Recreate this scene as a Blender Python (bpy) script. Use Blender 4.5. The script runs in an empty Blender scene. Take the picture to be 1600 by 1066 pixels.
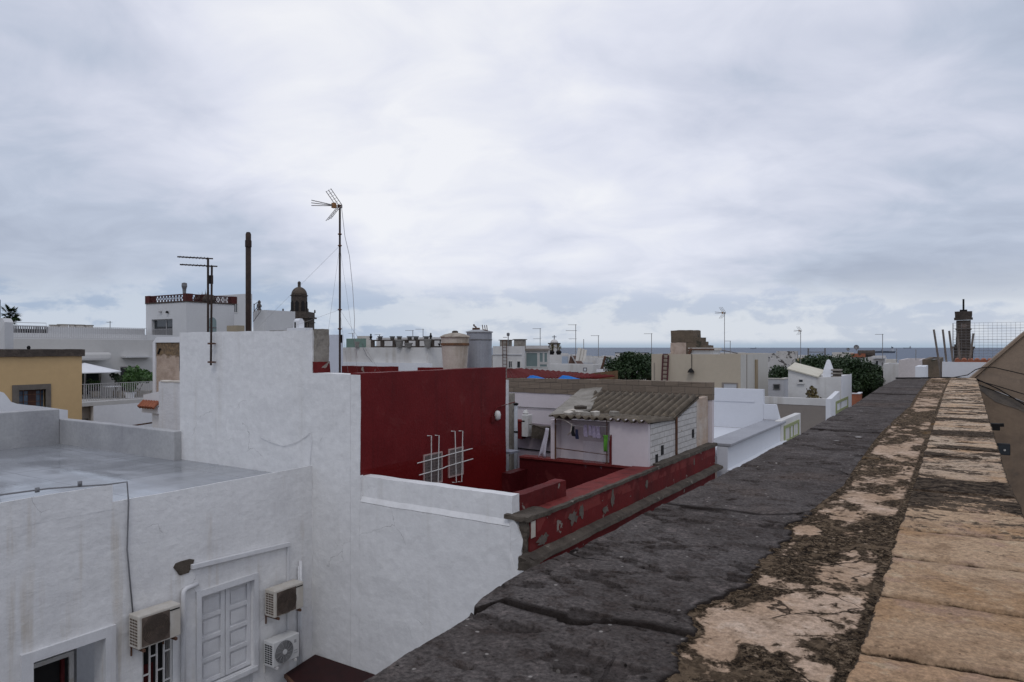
import bpy, bmesh, math, random
import numpy as np
from mathutils import Vector, noise, Matrix
random.seed(7)
SC = bpy.context.scene
COL = SC.collection
Hs, Cs, FPX = 0.5369, 0.8437, 1100.0      # the town's street axis lies 32.5 degrees off the view
ZOFF = 10.0                                # eye height above the street
# ---------------------------------------------------------------- measuring helpers
def ray(px, py):
    u = (px-800)/FPX; v = (543-py)/FPX
    return (-Hs+u*Cs, Cs+u*Hs, v)
def aT(px, py, t): d = ray(px, py); return Vector((d[0]*t, d[1]*t, d[2]*t))
def aX(px, py, X): return aT(px, py, X/ray(px, py)[0])
def aY(px, py, Y): return aT(px, py, Y/ray(px, py)[1])
def aZ(px, py, z): return aT(px, py, z/ray(px, py)[2])
# ---------------------------------------------------------------- object helpers
ROOT = {}
def tag(o, label=None, cat=None, group=None, kind=None):
    if label: o['label'] = label
    if cat: o['category'] = cat
    if group: o['group'] = group
    if kind: o['kind'] = kind
    return o
def thing(name, label, cat, loc, group=None):
    o = bpy.data.objects.new(name, None); COL.objects.link(o)
    o.location = loc; o.empty_display_size = .2
    ROOT[o.name] = Vector(loc)
    return tag(o, label, cat, group)
class MB:
    def __init__(s): s.v = []; s.f = []; s.sm = False
    def add(s, vs, fs):
        n = len(s.v); s.v += [tuple(p) for p in vs]; s.f += [tuple(i+n for i in f) for f in fs]; return s
    def box(s, x0, x1, y0, y1, z0, z1):
        if x0 > x1: x0, x1 = x1, x0
        if y0 > y1: y0, y1 = y1, y0
        if z0 > z1: z0, z1 = z1, z0
        return s.add([(x0,y0,z0),(x1,y0,z0),(x1,y1,z0),(x0,y1,z0),(x0,y0,z1),(x1,y0,z1),(x1,y1,z1),(x0,y1,z1)],
              [(0,3,2,1),(4,5,6,7),(0,1,5,4),(1,2,6,5),(2,3,7,6),(3,0,4,7)])
    def prism(s, pts, ext):
        n = len(pts); e = Vector(ext); p = [Vector(q) for q in pts]
        return s.add(p+[q+e for q in p], [tuple(range(n))[::-1], tuple(range(n, 2*n))]+[(i,(i+1)%n,n+(i+1)%n,n+i) for i in range(n)])
    def tube(s, pts, r, n=6, r1=None):
        pts = [Vector(p) for p in pts]; m = len(pts); vs = []; fs = []
        up = None
        for i, p in enumerate(pts):
            d = (pts[min(i+1,m-1)]-pts[max(i-1,0)])
            if d.length < 1e-9: d = Vector((0,0,1))
            d.normalize()
            a = d.orthogonal().normalized() if up is None else (up-d*up.dot(d))
            if a.length < 1e-6: a = d.orthogonal()
            a.normalize(); up = a; b = d.cross(a)
            rr = r if r1 is None else r+(r1-r)*i/max(m-1,1)
            for k in range(n):
                an = 2*math.pi*k/n; vs.append(p+a*rr*math.cos(an)+b*rr*math.sin(an))
        for i in range(m-1):
            for k in range(n):
                fs.append((i*n+k, i*n+(k+1)%n, (i+1)*n+(k+1)%n, (i+1)*n+k))
        fs.append(tuple(range(n))[::-1]); fs.append(tuple((m-1)*n+k for k in range(n)))
        return s.add(vs, fs)
    def bar(s, a, b, w, h=None):
        a = Vector(a); b = Vector(b); h = h or w; d = (b-a).normalized()
        u = d.cross(Vector((0,0,1)));
        if u.length < 1e-4: u = Vector((1,0,0))
        u.normalize(); q = u.cross(d)
        u *= w/2; q *= h/2
        vs = [a-u-q,a+u-q,a+u+q,a-u+q,b-u-q,b+u-q,b+u+q,b-u+q]
        return s.add(vs, [(0,1,2,3),(7,6,5,4),(0,4,5,1),(1,5,6,2),(2,6,7,3),(3,7,4,0)])
    def lathe(s, cx, cy, prof, n=20, a0=0):
        vs = []; fs = []; m = len(prof)
        for r, z in prof:
            for k in range(n):
                an = a0+2*math.pi*k/n; vs.append((cx+r*math.cos(an), cy+r*math.sin(an), z))
        for i in range(m-1):
            for k in range(n): fs.append((i*n+k, i*n+(k+1)%n, (i+1)*n+(k+1)%n, (i+1)*n+k))
        fs.append(tuple(range(n))[::-1]); fs.append(tuple((m-1)*n+k for k in range(n)))
        return s.add(vs, fs)
    def wall(s, ax, a0, a1, u0, u1, z0, z1, holes=()):
        us = sorted({u0, u1, *[h[0] for h in holes], *[h[1] for h in holes]}); us = [u for u in us if u0 <= u <= u1]
        zs = sorted({z0, z1, *[h[2] for h in holes], *[h[3] for h in holes]}); zs = [z for z in zs if z0 <= z <= z1]
        def solid(i, j):
            if not (0 <= i < len(us)-1 and 0 <= j < len(zs)-1): return False
            u = (us[i]+us[i+1])/2; z = (zs[j]+zs[j+1])/2
            return not any(h[0] < u < h[1] and h[2] < z < h[3] for h in holes)
        P = (lambda a, u, z: (a, u, z)) if ax == 'x' else (lambda a, u, z: (u, a, z))
        for i in range(len(us)-1):
            for j in range(len(zs)-1):
                if not solid(i, j): continue
                A, B, Cc, D = us[i], us[i+1], zs[j], zs[j+1]
                for a in (a0, a1): s.add([P(a,A,Cc),P(a,B,Cc),P(a,B,D),P(a,A,D)], [(0,1,2,3)])
                for di, dj, q in ((-1,0,(A,Cc,A,D)),(1,0,(B,Cc,B,D)),(0,-1,(A,Cc,B,Cc)),(0,1,(A,D,B,D))):
                    if not solid(i+di, j+dj):
                        s.add([P(a0,q[0],q[1]),P(a1,q[0],q[1]),P(a1,q[2],q[3]),P(a0,q[2],q[3])], [(0,1,2,3)])
        return s
    def build(s, name, mat, parent=None, label=None, cat=None, group=None, kind=None, smooth=False, bevel=0, rough=None, loc=None, attr=None):
        v = np.array(s.v, dtype=float)
        if parent is not None: org = ROOT[parent.name]
        elif loc is not None: org = Vector(loc)
        else: org = Vector(((v[:,0].min()+v[:,0].max())/2, (v[:,1].min()+v[:,1].max())/2, v[:,2].min()))
        me = bpy.data.meshes.new(name)
        if rough:
            L, amp, fs = rough
            me.from_pydata([tuple(p) for p in v], [], s.f)
            bm = bmesh.new(); bm.from_mesh(me)
            bmesh.ops.remove_doubles(bm, verts=bm.verts, dist=1e-4)
            bmesh.ops.recalc_face_normals(bm, faces=bm.faces)
            for _ in range(8):
                es = [e for e in bm.edges if e.calc_length() > L]
                if not es: break
                bmesh.ops.subdivide_edges(bm, edges=es, cuts=1, use_grid_fill=True)
            bm.normal_update()
            for q in bm.verts:
                n1 = noise.noise_vector(q.co*fs)+noise.noise_vector(q.co*fs*3.1)*.45
                q.co += n1*amp
                q.co -= Vector(org)
            bm.to_mesh(me); bm.free()
        else:
            me.from_pydata([tuple(p-np.array(org)) for p in v], [], s.f)
            bm = bmesh.new(); bm.from_mesh(me); bmesh.ops.recalc_face_normals(bm, faces=bm.faces); bm.to_mesh(me); bm.free()
        if attr is not None:
            for an, vals in attr.items():
                at = me.attributes.new(an, 'FLOAT', 'POINT'); at.data.foreach_set('value', np.asarray(vals, dtype=np.float32))
        if smooth or s.sm: me.shade_smooth()
        me.materials.append(mat)
        o = bpy.data.objects.new(name, me); COL.objects.link(o)
        if parent is not None: o.parent = parent
        else: o.location = org
        ROOT[o.name] = Vector(org)
        if bevel:
            b = o.modifiers.new('Bevel', 'BEVEL'); b.width = bevel; b.segments = 2; b.limit_method = 'ANGLE'
        return tag(o, label, cat, group, kind)
def dup(root, loc, rz=0, label=None, group=None, sc=None):
    r = root.copy(); COL.objects.link(r); r.location = loc; r.rotation_euler = (0,0,rz)
    if sc: r.scale = sc
    ROOT[r.name] = Vector(loc)
    if label: r['label'] = label
    if group: r['group'] = group
    for ch in list(root.children):
        c = ch.copy(); COL.objects.link(c); c.parent = r
        for g in ch.children:
            d = g.copy(); COL.objects.link(d); d.parent = c
    return r
# ---------------------------------------------------------------- materials
def S(r, g, b):
    f = lambda c: (c/255/12.92) if c <= 10 else ((c/255+.055)/1.055)**2.4
    return (f(r), f(g), f(b))
class NT:
    def __init__(s, m): s.t = m.node_tree; s.n = s.t.nodes; s.l = s.t.links
    def new(s, ty, **kw):
        n = s.n.new(ty)
        for k, v in kw.items():
            if k.startswith('_'): setattr(n, k[1:], v)
            else:
                key = int(k[1:]) if k[0] == 'i' and k[1:].isdigit() else k.replace('__', ' ')
                s.set(n, key, v)
        return n
    def set(s, n, key, v):
        sock = n.inputs[key]
        if isinstance(v, bpy.types.NodeSocket): s.l.new(v, sock)
        else:
            if isinstance(v, tuple) and len(v) == 3 and sock.type == 'RGBA': v = (*v, 1)
            sock.default_value = v
    def math(s, op, a, b=0.0, c=0.0, clamp=False):
        n = s.new('ShaderNodeMath', _operation=op, _use_clamp=clamp); s.set(n,0,a); s.set(n,1,b)
        if op in ('MULTIPLY_ADD',): s.set(n,2,c)
        return n.outputs[0]
    def ss(s, x, lo, hi):
        n = s.new('ShaderNodeMapRange', _interpolation_type='SMOOTHSTEP'); s.set(n,0,x); s.set(n,1,lo); s.set(n,2,hi); s.set(n,3,0.0); s.set(n,4,1.0)
        return n.outputs[0]
    def mix(s, f, a, b, mode='MIX'):
        n = s.new('ShaderNodeMix', _data_type='RGBA', _blend_type=mode); s.set(n,0,f); s.set(n,6,a); s.set(n,7,b); return n.outputs[2]
    def noise(s, vec, sc, det=5.0, rough=.55, dist=0.0):
        n = s.new('ShaderNodeTexNoise'); s.set(n,'Vector',vec); s.set(n,'Scale',sc); s.set(n,'Detail',det); s.set(n,'Roughness',rough); s.set(n,'Distortion',dist); return n.outputs[0]
    def vmul(s, vec, k):
        n = s.new('ShaderNodeVectorMath', _operation='MULTIPLY'); s.set(n,0,vec); s.set(n,1,k); return n.outputs[0]
    def bump(s, h, st, dist, nrm=None):
        n = s.new('ShaderNodeBump'); s.set(n,'Height',h); s.set(n,'Strength',st); s.set(n,'Distance',dist)
        if nrm is not None: s.set(n,'Normal',nrm)
        return n.outputs[0]
def cracks(t, oc, sc, w, msc, lo):
    wv = t.new('ShaderNodeVectorMath', _operation='ADD'); t.set(wv,0,oc); t.set(wv,1,t.vmul(t.new('ShaderNodeTexNoise', Vector=oc, Scale=sc*2.5, Detail=4.0).outputs[1], (.4/sc,.4/sc,.4/sc)))
    v = t.new('ShaderNodeTexVoronoi', _feature='DISTANCE_TO_EDGE'); t.set(v,'Vector',wv.outputs[0]); t.set(v,'Scale',sc)
    return t.math('MULTIPLY', t.ss(v.outputs['Distance'], w, w*.3), t.ss(t.noise(oc, msc, 3), lo, lo+.06))
def newmat(name):
    m = bpy.data.materials.new(name); m.use_nodes = True
    t = NT(m); b = m.node_tree.nodes['Principled BSDF']
    return m, t, b
def M(name, col, col2=None, sc=1.2, lo=.35, hi=.7, rough=.85, bump=0.0, bsc=25., bst=(1,1,1), streak=None, spots=None, spec=.3, metal=0, fine=.12, rough2=None, crack=None, patch=None):
    """col with clouds of col2, optional run-off streaks (colour, amount, frequency) and spots (colour, scale, threshold), plus a bump"""
    m, t, b = newmat(name)
    oc = t.new('ShaderNodeTexCoord').outputs['Object']
    c = col
    n1 = t.noise(oc, sc, 6, .6)
    if col2: c = t.mix(t.ss(n1, lo, hi), col, col2)
    if streak:
        st = t.noise(t.vmul(oc, (streak[2], streak[2], streak[2]*.06)), 1.0, 4, .6)
        k = t.math('MULTIPLY', t.ss(st, .52, .72), t.ss(t.noise(oc, .6, 3), .35, .65))
        c = t.mix(t.math('MULTIPLY', k, streak[1]), c, streak[0])
    if patch: c = t.mix(t.math('MULTIPLY', t.ss(t.noise(oc, patch[1], 4, .5, .6), patch[2], patch[2]+.015), patch[3]), c, patch[0])
    if crack: c = t.mix(t.math('MULTIPLY', cracks(t, oc, crack[0], crack[1], crack[0]*.8, crack[2]), .55), c, (.16,.15,.14))
    if spots:
        sp = t.ss(t.noise(oc, spots[1], 8, .65, .4), spots[2], spots[2]+(spots[3] if len(spots) > 3 else .06))
        c = t.mix(sp, c, spots[0])
    if fine:
        fn = t.noise(oc, 14*max(sc,.4), 5, .7)
        k = t.new('ShaderNodeMapRange'); t.set(k,0,fn); t.set(k,1,.3); t.set(k,2,.7); t.set(k,3,1-fine); t.set(k,4,1+fine*.6)
        vv = t.new('ShaderNodeVectorMath', _operation='SCALE'); t.set(vv,0,c); t.set(vv,'Scale',k.outputs[0]); c = vv.outputs[0]
    t.set(b,'Base Color',c); b.inputs['Roughness'].default_value = rough
    if rough2 is not None:
        r = t.new('ShaderNodeMapRange'); t.set(r,0,t.noise(oc, sc*.7, 4)); t.set(r,1,.38); t.set(r,2,.62); t.set(r,3,rough); t.set(r,4,rough2); t.set(b,'Roughness',r.outputs[0])
    b.inputs['Specular IOR Level'].default_value = spec; b.inputs['Metallic'].default_value = metal
    if bump:
        h = t.math('ADD', t.noise(t.vmul(oc, bst), bsc, 6, .6), t.math('MULTIPLY', t.noise(t.vmul(oc, bst), bsc*.22, 3), 1.5))
        t.set(b,'Normal',t.bump(h, 1.0, bump))
    return m
# ---------------------------------------------------------------- camera, light, sky
cam = bpy.data.cameras.new('camera'); co = bpy.data.objects.new('camera', cam); COL.objects.link(co)
cam.sensor_width = 36; cam.lens = FPX/1600*36; cam.shift_y = 10/1600; cam.clip_start = .05; cam.clip_end = 60000
co.location = (0, 0, 0); co.rotation_euler = (math.radians(90), 0, math.asin(Hs)); SC.camera = co
SUN_EL, SUN_AZ = 54.0, 150.0               # degrees; azimuth clockwise from +Y
sun = bpy.data.lights.new('sun', 'SUN'); sun.energy = .5; sun.angle = math.radians(14); sun.color = (1, .965, .92)
so = bpy.data.objects.new('sun', sun); COL.objects.link(so)
az = math.radians(SUN_AZ); el = math.radians(SUN_EL)
sd = Vector((math.sin(az)*math.cos(el), math.cos(az)*math.cos(el), math.sin(el)))
so.rotation_euler = sd.to_track_quat('Z', 'Y').to_euler()
W = bpy.data.worlds.new('World'); SC.world = W; W.use_nodes = True
class WT(NT): pass
t = NT(W); t.n.clear()
out = t.new('ShaderNodeOutputWorld')
sky = t.new('ShaderNodeTexSky', _sky_type='NISHITA', _sun_disc=False, _sun_elevation=el, _sun_rotation=az)
bg1 = t.new('ShaderNodeBackground'); t.set(bg1,0,sky.outputs[0]); t.set(bg1,1,.09)
d = t.new('ShaderNodeTexCoord').outputs['Generated']
sep = t.new('ShaderNodeSeparateXYZ'); t.set(sep,0,d); z = sep.outputs[2]
zc = t.math('MAXIMUM', z, 0.0)
zd = t.math('ADD', zc, .30)
cb = t.new('ShaderNodeCombineXYZ'); t.set(cb,0,t.math('DIVIDE',sep.outputs[0],zd)); t.set(cb,1,t.math('DIVIDE',sep.outputs[1],zd)); t.set(cb,2,3.7)
p = cb.outputs[0]
# stretched along the streets' cross axis so that the layers read as long banks
rot = t.new('ShaderNodeVectorRotate', _rotation_type='Z_AXIS'); t.set(rot,0,p); t.set(rot,'Angle',-.45)
pr = t.vmul(rot.outputs[0], (.8, 1.0, 1.0))
nA = t.noise(pr, 1.5, 4, .5, .6)
nB = t.noise(pr, 4.2, 6, .55, .5)
nC = t.noise(pr, .7, 2, .5)
m1 = t.math('ADD', t.math('MULTIPLY', nA, .55), t.math('ADD', t.math('MULTIPLY', nB, .36), t.math('MULTIPLY', nC, .15)))
def lobe(px, py, lo):
    v = Vector(ray(px, py)).normalized()
    n = t.new('ShaderNodeVectorMath', _operation='DOT_PRODUCT'); t.set(n,0,d); t.set(n,1,tuple(v)); return t.ss(n.outputs['Value'], lo, 1.0)
m1 = t.math('ADD', m1, t.math('MULTIPLY', lobe(880, 60, .80), .195))
m1 = t.math('ADD', m1, t.math('MULTIPLY', lobe(330, 180, .92), .05))
m1 = t.math('ADD', m1, t.math('MULTIPLY', lobe(1520, 340, .93), .085))
m1 = t.math('SUBTRACT', m1, t.math('MULTIPLY', lobe(1660, 0, .82), .095))
m1 = t.math('SUBTRACT', m1, t.math('MULTIPLY', lobe(-60, 330, .90), .05))
m1 = t.math('SUBTRACT', m1, t.math('MULTIPLY', lobe(1250, 330, .955), .03)); m1 = t.math('SUBTRACT', m1, t.math('MULTIPLY', t.ss(z, .26, .09), .115))
ramp = t.new('ShaderNodeValToRGB'); t.set(ramp,0,m1)
cr = ramp.color_ramp
cr.elements[0].position = .36; cr.elements[0].color = (*S(172,181,200),1)
cr.elements[1].position = .78; cr.elements[1].color = (*S(246,247,252),1)
for pos, c in ((.46, S(190,199,217)), (.54, S(209,214,230)), (.65, S(228,231,244))):
    e = cr.elements.new(pos); e.color = (*c, 1)
# low band of cumulus above the sea
lv = t.vmul(d, (1, 1, 2.1))
nL = t.noise(lv, 15, 8, .60, .25)
nG = t.noise(t.vmul(d, (1, 1, 7)), 3.2, 4, .5)
puff = t.ss(t.math('ADD', nL, t.math('MULTIPLY', t.math('SUBTRACT', nG, .5), 1.0)), .40, .58)
blue = t.mix(t.ss(z, .0, .09), S(196,205,220), S(189,200,221))
lowc = t.mix(puff, blue, S(216,222,232))
lowc = t.mix(t.math('MULTIPLY', t.ss(nL, .62, .76), .4), lowc, S(184,194,209))
lowc = t.mix(t.ss(lobe(-100, 500, .72), .1, .9), lowc, t.mix(puff, S(168,185,210), S(200,210,225)))
edge = t.math('ADD', z, t.math('MULTIPLY', t.math('SUBTRACT', nG, .5), .07))
skyc = t.mix(t.ss(edge, .045, .115), lowc, ramp.outputs[0])
skyc = t.mix(t.ss(z, .012, .0), skyc, S(168,186,206))
skyc = t.mix(t.ss(z, 0.0, -.03), skyc, S(120,122,125))
bg2 = t.new('ShaderNodeBackground'); t.set(bg2,0,skyc); t.set(bg2,1,1.0)
mx = t.new('ShaderNodeMixShader'); t.set(mx,0,.93); t.l.new(bg1.outputs[0], mx.inputs[1]); t.l.new(bg2.outputs[0], mx.inputs[2])
t.l.new(mx.outputs[0], out.inputs[0])
vs = SC.view_settings; vs.view_transform = 'Standard'; vs.look = 'None'; vs.exposure = 0; vs.gamma = 1
# ---------------------------------------------------------------- shared materials
wh = dict(bump=.004, bsc=9.)
mWhite  = M('white_plaster', (.70,.70,.71), (.62,.62,.64), .5, bump=.010, bsc=11, bst=(1,1,1.6), streak=((.42,.36,.28),.35,2.2), rough=.8, fine=.06)
mStain  = M('stained_white_plaster', (.75,.745,.74), (.65,.645,.645), .6, bump=.017, bsc=5, bst=(.8,.8,1.3), streak=((.44,.36,.25),.6,4.2), rough=.75, fine=.08, crack=(.9,.0045,.60), patch=((.75,.745,.73),.9,.60,.35))
mParty  = M('party_wall_plaster', (.74,.735,.73), (.695,.69,.685), .45, bump=.014, bsc=5.5, rough=.82, streak=((.44,.41,.36),.4,2.0), fine=.08, crack=(.8,.004,.60), patch=((.74,.735,.72),.8,.62,.35))
mSmooth = M('smooth_white_paint', (.74,.75,.77), (.68,.69,.72), .4, bump=.002, bsc=8, rough=.7, fine=.04)
mFarW   = M('far_white_plaster', (.66,.65,.63), (.54,.52,.50), .35, streak=((.36,.32,.27),.7,.9), rough=.85, fine=.08)
mFarW2  = M('far_cream_plaster', (.62,.59,.54), (.50,.46,.41), .35, streak=((.32,.27,.22),.7,.9), rough=.85, fine=.08)
mFarG   = M('far_grey_plaster', (.50,.51,.53), (.42,.42,.44), .35, streak=((.30,.28,.26),.6,.9), rough=.85, fine=.08)
mModern = M('modern_grey_white_wall', (.53,.52,.50), (.49,.48,.465), .25, rough=.8, fine=.04, streak=((.36,.35,.33),.25,1.2))
mModern2= M('modern_white_wall', (.60,.60,.60), (.55,.55,.55), .25, rough=.8, fine=.04)
mGreyW  = M('grey_rendered_wall', (.33,.33,.34), (.42,.42,.42), .8, bump=.006, bsc=14, streak=((.24,.24,.25),.6,2.5), rough=.8)
mBeige  = M('beige_render', (.50,.43,.33), (.46,.395,.305), .25, rough=.8, fine=.04, bump=.002, bsc=12, streak=((.33,.28,.22),.4,1.1))
mBeigeL = M('pale_beige_render', (.52,.50,.455), (.49,.47,.43), .25, rough=.8, fine=.04, streak=((.36,.33,.28),.4,1.1))
mYellow = M('ochre_yellow_render', (.56,.39,.20), (.52,.36,.185), .4, rough=.8, fine=.04)
mDarkSt = M('dark_basalt', (.055,.044,.037), (.10,.08,.066), 3, bump=.02, bsc=12, rough=.85, fine=.3)
mTaupe  = M('taupe_render', (.27,.235,.205), (.24,.21,.185), .3, rough=.85, fine=.04)
mConc   = M('rough_concrete', (.30,.275,.24), (.20,.18,.15), 1.6, bump=.012, bsc=14, rough=.9, fine=.2, spots=((.09,.08,.07),5,.62))
mCap    = M('weathered_cement_cap', (.105,.086,.068), (.055,.044,.035), 2.6, bump=.012, bsc=16, rough=.9, fine=.25, spots=((.26,.23,.19),4,.62))
mTerra  = M('terracotta', (.36,.13,.07), (.25,.085,.05), 2.5, rough=.8, fine=.2)
mDark   = M('dark_interior', (.015,.014,.014), rough=.8, fine=0)
mGlass  = M('dark_window_glass', (.03,.035,.04), rough=.08, spec=.6, fine=0)
mGlassG = M('greenish_glass', (.16,.22,.22), (.22,.28,.28), .3, rough=.12, spec=.6, fine=0)
mFlue   = M('dark_brown_iron', (.030,.020,.016), (.05,.032,.024), 6, rough=.8, fine=.25)
mRust   = M('rusty_steel', (.085,.045,.032), (.14,.07,.04), 8, rough=.8, fine=.25)
mRail   = M('grey_railing_paint', (.42,.41,.41), rough=.5, fine=0)
mTrim   = M('white_painted_trim', (.68,.68,.69), (.60,.60,.61), 3, rough=.6, fine=.06, streak=((.42,.36,.30),.35,5), bump=.002, bsc=20)
mWhMet  = M('white_painted_metal', (.62,.61,.59), (.48,.44,.38), 6, lo=.5, hi=.8, rough=.45, spec=.5, fine=.05)
mGreyMet= M('dull_grey_metal', (.22,.22,.23), (.14,.13,.125), 6, rough=.5, metal=.4, fine=.1)
mAlu    = M('antenna_aluminium', (.30,.29,.28), (.17,.15,.14), 12, rough=.5, metal=.5, fine=.1)
mBlack  = M('black_plastic', (.015,.014,.014), rough=.7, fine=0, spec=.15)
mWood   = M('brown_wood', (.13,.06,.03), (.09,.04,.02), 6, rough=.6, fine=.2)
mPVC    = M('grey_pvc', (.42,.44,.47), (.34,.36,.39), 3, rough=.5)
mLeafD  = M('dark_tree_leaf', (.018,.040,.012), (.038,.068,.021), .9, rough=.55, spec=.4, fine=.2)
mLeafG  = M('bright_plant_leaf', (.06,.13,.03), (.035,.08,.02), 1.5, rough=.5, spec=.4, fine=.2)
mLeafDr = M('dry_plant_leaf', (.16,.12,.05), (.09,.08,.03), 3, rough=.7, fine=.2)
mTrunk  = M('tree_bark', (.10,.07,.05), (.06,.045,.03), 4, rough=.9, fine=.2)
mGround = M('street_ground', (.10,.095,.09), (.16,.15,.14), .2, rough=.9)
mCream2 = M('unpainted_cream', (.60,.56,.50), (.50,.45,.38), 1.2, bump=.01, bsc=10, rough=.85, fine=.1)
# red paint: darker matt upper field, a fresher and glossier dado lower down, patchy wear
def red_mat(name, a, b2, zline=None, peel=.7, gloss=.6, g2=.3):
    m, t, b = newmat(name)
    oc = t.new('ShaderNodeTexCoord').outputs['Object']
    n = t.noise(oc, .9, 6, .6); c = t.mix(t.ss(n,.35,.68), a, b2)
    st = t.noise(t.vmul(oc,(2.6,2.6,.12)), 1.0, 4, .6)
    c = t.mix(t.math('MULTIPLY', t.ss(st,.5,.7), .55), c, (.05,.006,.006)); c = t.mix(t.math('MULTIPLY', t.ss(t.noise(oc,1.7,6,.65,.4),.56,.70), .35), c, (.19,.045,.040))
    r = gloss
    if zline is not None:
        g = t.new('ShaderNodeNewGeometry'); s2 = t.new('ShaderNodeSeparateXYZ'); t.set(s2,0,g.outputs['Position'])
        k = t.ss(t.math('ADD', s2.outputs[2], t.math('MULTIPLY', t.noise(oc,3,3), .06)), zline+ZOFF+.05, zline+ZOFF+.02)
        c = t.mix(k, c, (.125,.009,.009)); mr = t.new('ShaderNodeMapRange'); t.set(mr,0,k); t.set(mr,3,gloss); t.set(mr,4,g2); r = mr.outputs[0]
    pz = t.noise(oc, 3.2, 8, .62, .3)
    kp = t.ss(pz, peel, peel+.02)
    c = t.mix(kp, c, t.mix(t.noise(oc,14,4), (.16,.14,.12), (.34,.29,.25)))
    sm = t.ss(t.noise(oc, 9, 5, .6), .70, .76); c = t.mix(t.math('MULTIPLY',sm,.5), c, (.22,.06,.05))
    t.set(b,'Base Color',c); t.set(b,'Roughness',r); b.inputs['Specular IOR Level'].default_value = .18
    h = t.math('ADD', t.noise(oc, 16, 6, .6), t.math('MULTIPLY', kp, -.8))
    t.set(b,'Normal',t.bump(h,1.0,.006)); return m
mRed  = red_mat('dark_red_paint', (.118,.0080,.0092), (.145,.011,.012), zline=-2.47, peel=.80)
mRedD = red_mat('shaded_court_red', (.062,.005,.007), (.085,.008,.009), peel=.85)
mRed2 = red_mat('worn_red_paint', (.145,.013,.013), (.095,.011,.011), peel=.63, gloss=.75)
mRed3 = red_mat('faded_red_coping', (.20,.034,.030), (.14,.024,.022), peel=.72, gloss=.75)
# wet coated roof
m, t, b = newmat('wet_coated_roof'); oc = t.new('ShaderNodeTexCoord').outputs['Object']
n = t.noise(t.vmul(oc,(1,.35,1)), .55, 5, .6, .3)
wet = t.ss(n, .40, .60)
brush = t.noise(t.vmul(oc,(.8,4,1)), 1.0, 4, .5)
c = t.mix(t.ss(brush,.35,.7), (.33,.345,.37), (.28,.295,.315)); c = t.mix(wet, c, (.215,.225,.24))
lines = t.math('MAXIMUM', t.ss(t.math('ABSOLUTE', t.math('SUBTRACT', t.math('FRACT', t.math('MULTIPLY', t.math('ADD', t.new('ShaderNodeSeparateXYZ', i0=oc).outputs[0], t.math('MULTIPLY', t.noise(oc,1.2,2), .1)), .36)), .5)), .012, .004),
        t.ss(t.math('ABSOLUTE', t.math('SUBTRACT', t.math('FRACT', t.math('MULTIPLY', t.math('ADD', t.new('ShaderNodeSeparateXYZ', i0=oc).outputs[1], t.math('MULTIPLY', t.noise(oc,1.2,2), .12)), .42)), .5)), .010, .003))
c = t.mix(t.math('MULTIPLY', lines, .55), c, (.10,.105,.115))
t.set(b,'Base Color',c)
rr = t.math('ADD', t.math('MULTIPLY', t.ss(t.noise(t.vmul(oc,(.8,2,1)), .6, 3, .5), .42, .60), .22), .05)
t.set(b,'Roughness',rr); b.inputs['Specular IOR Level'].default_value = .6
t.set(b,'Normal',t.bump(t.math('ADD', brush, t.math('MULTIPLY', t.noise(oc,12,3), .3)), 1.0, .003)); mRoofWet = m
# concrete blocks, white painted bricks
def brick_mat(name, c1, c2, mortar, bw, bh, ms, ax='P', bump=.006, peel=None):
    m, t, b = newmat(name); oc = t.new('ShaderNodeTexCoord').outputs['Object']
    sp = t.new('ShaderNodeSeparateXYZ'); t.set(sp,0,oc)
    cb = t.new('ShaderNodeCombineXYZ'); t.set(cb,0,sp.outputs[0 if ax == 'P' else 1]); t.set(cb,1,sp.outputs[2])
    wob = t.new('ShaderNodeVectorMath', _operation='ADD'); t.set(wob,0,cb.outputs[0])
    t.set(wob,1,t.vmul(t.new('ShaderNodeTexNoise', Vector=oc, Scale=6.0).outputs[1], (.02,.02,0)))
    br = t.new('ShaderNodeTexBrick'); t.set(br,'Vector',wob.outputs[0]); t.set(br,'Color1',c1); t.set(br,'Color2',c2); t.set(br,'Mortar',mortar)
    t.set(br,'Scale',1.0); t.set(br,'Brick Width',bw); t.set(br,'Row Height',bh); t.set(br,'Mortar Size',ms); t.set(br,'Mortar Smooth',.3)
    c = br.outputs[0]
    fn = t.noise(oc, 7, 6, .65); c = t.mix(.35, c, t.mix(fn, (.12,.105,.09), (.9,.88,.85)), 'MULTIPLY')
    if peel: c = t.mix(t.ss(t.noise(oc, 3.5, 7, .6), peel[1], peel[1]+.04), c, peel[0])
    t.set(b,'Base Color',c); b.inputs['Roughness'].default_value = .9
    h = t.math('ADD', t.math('MULTIPLY', br.outputs[1], -1.2), t.noise(oc, 30, 5, .6))
    t.set(b,'Normal',t.bump(h,1.0,bump)); return m
mBlock = brick_mat('concrete_block', (.26,.205,.155), (.21,.165,.125), (.14,.115,.09), .43, .22, .008, 'P', .008)
mWBrk  = brick_mat('white_painted_brick', (.66,.64,.62), (.60,.585,.57), (.40,.38,.36), .34, .15, .010, 'D', .010, ((.34,.28,.23), .66))
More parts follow.
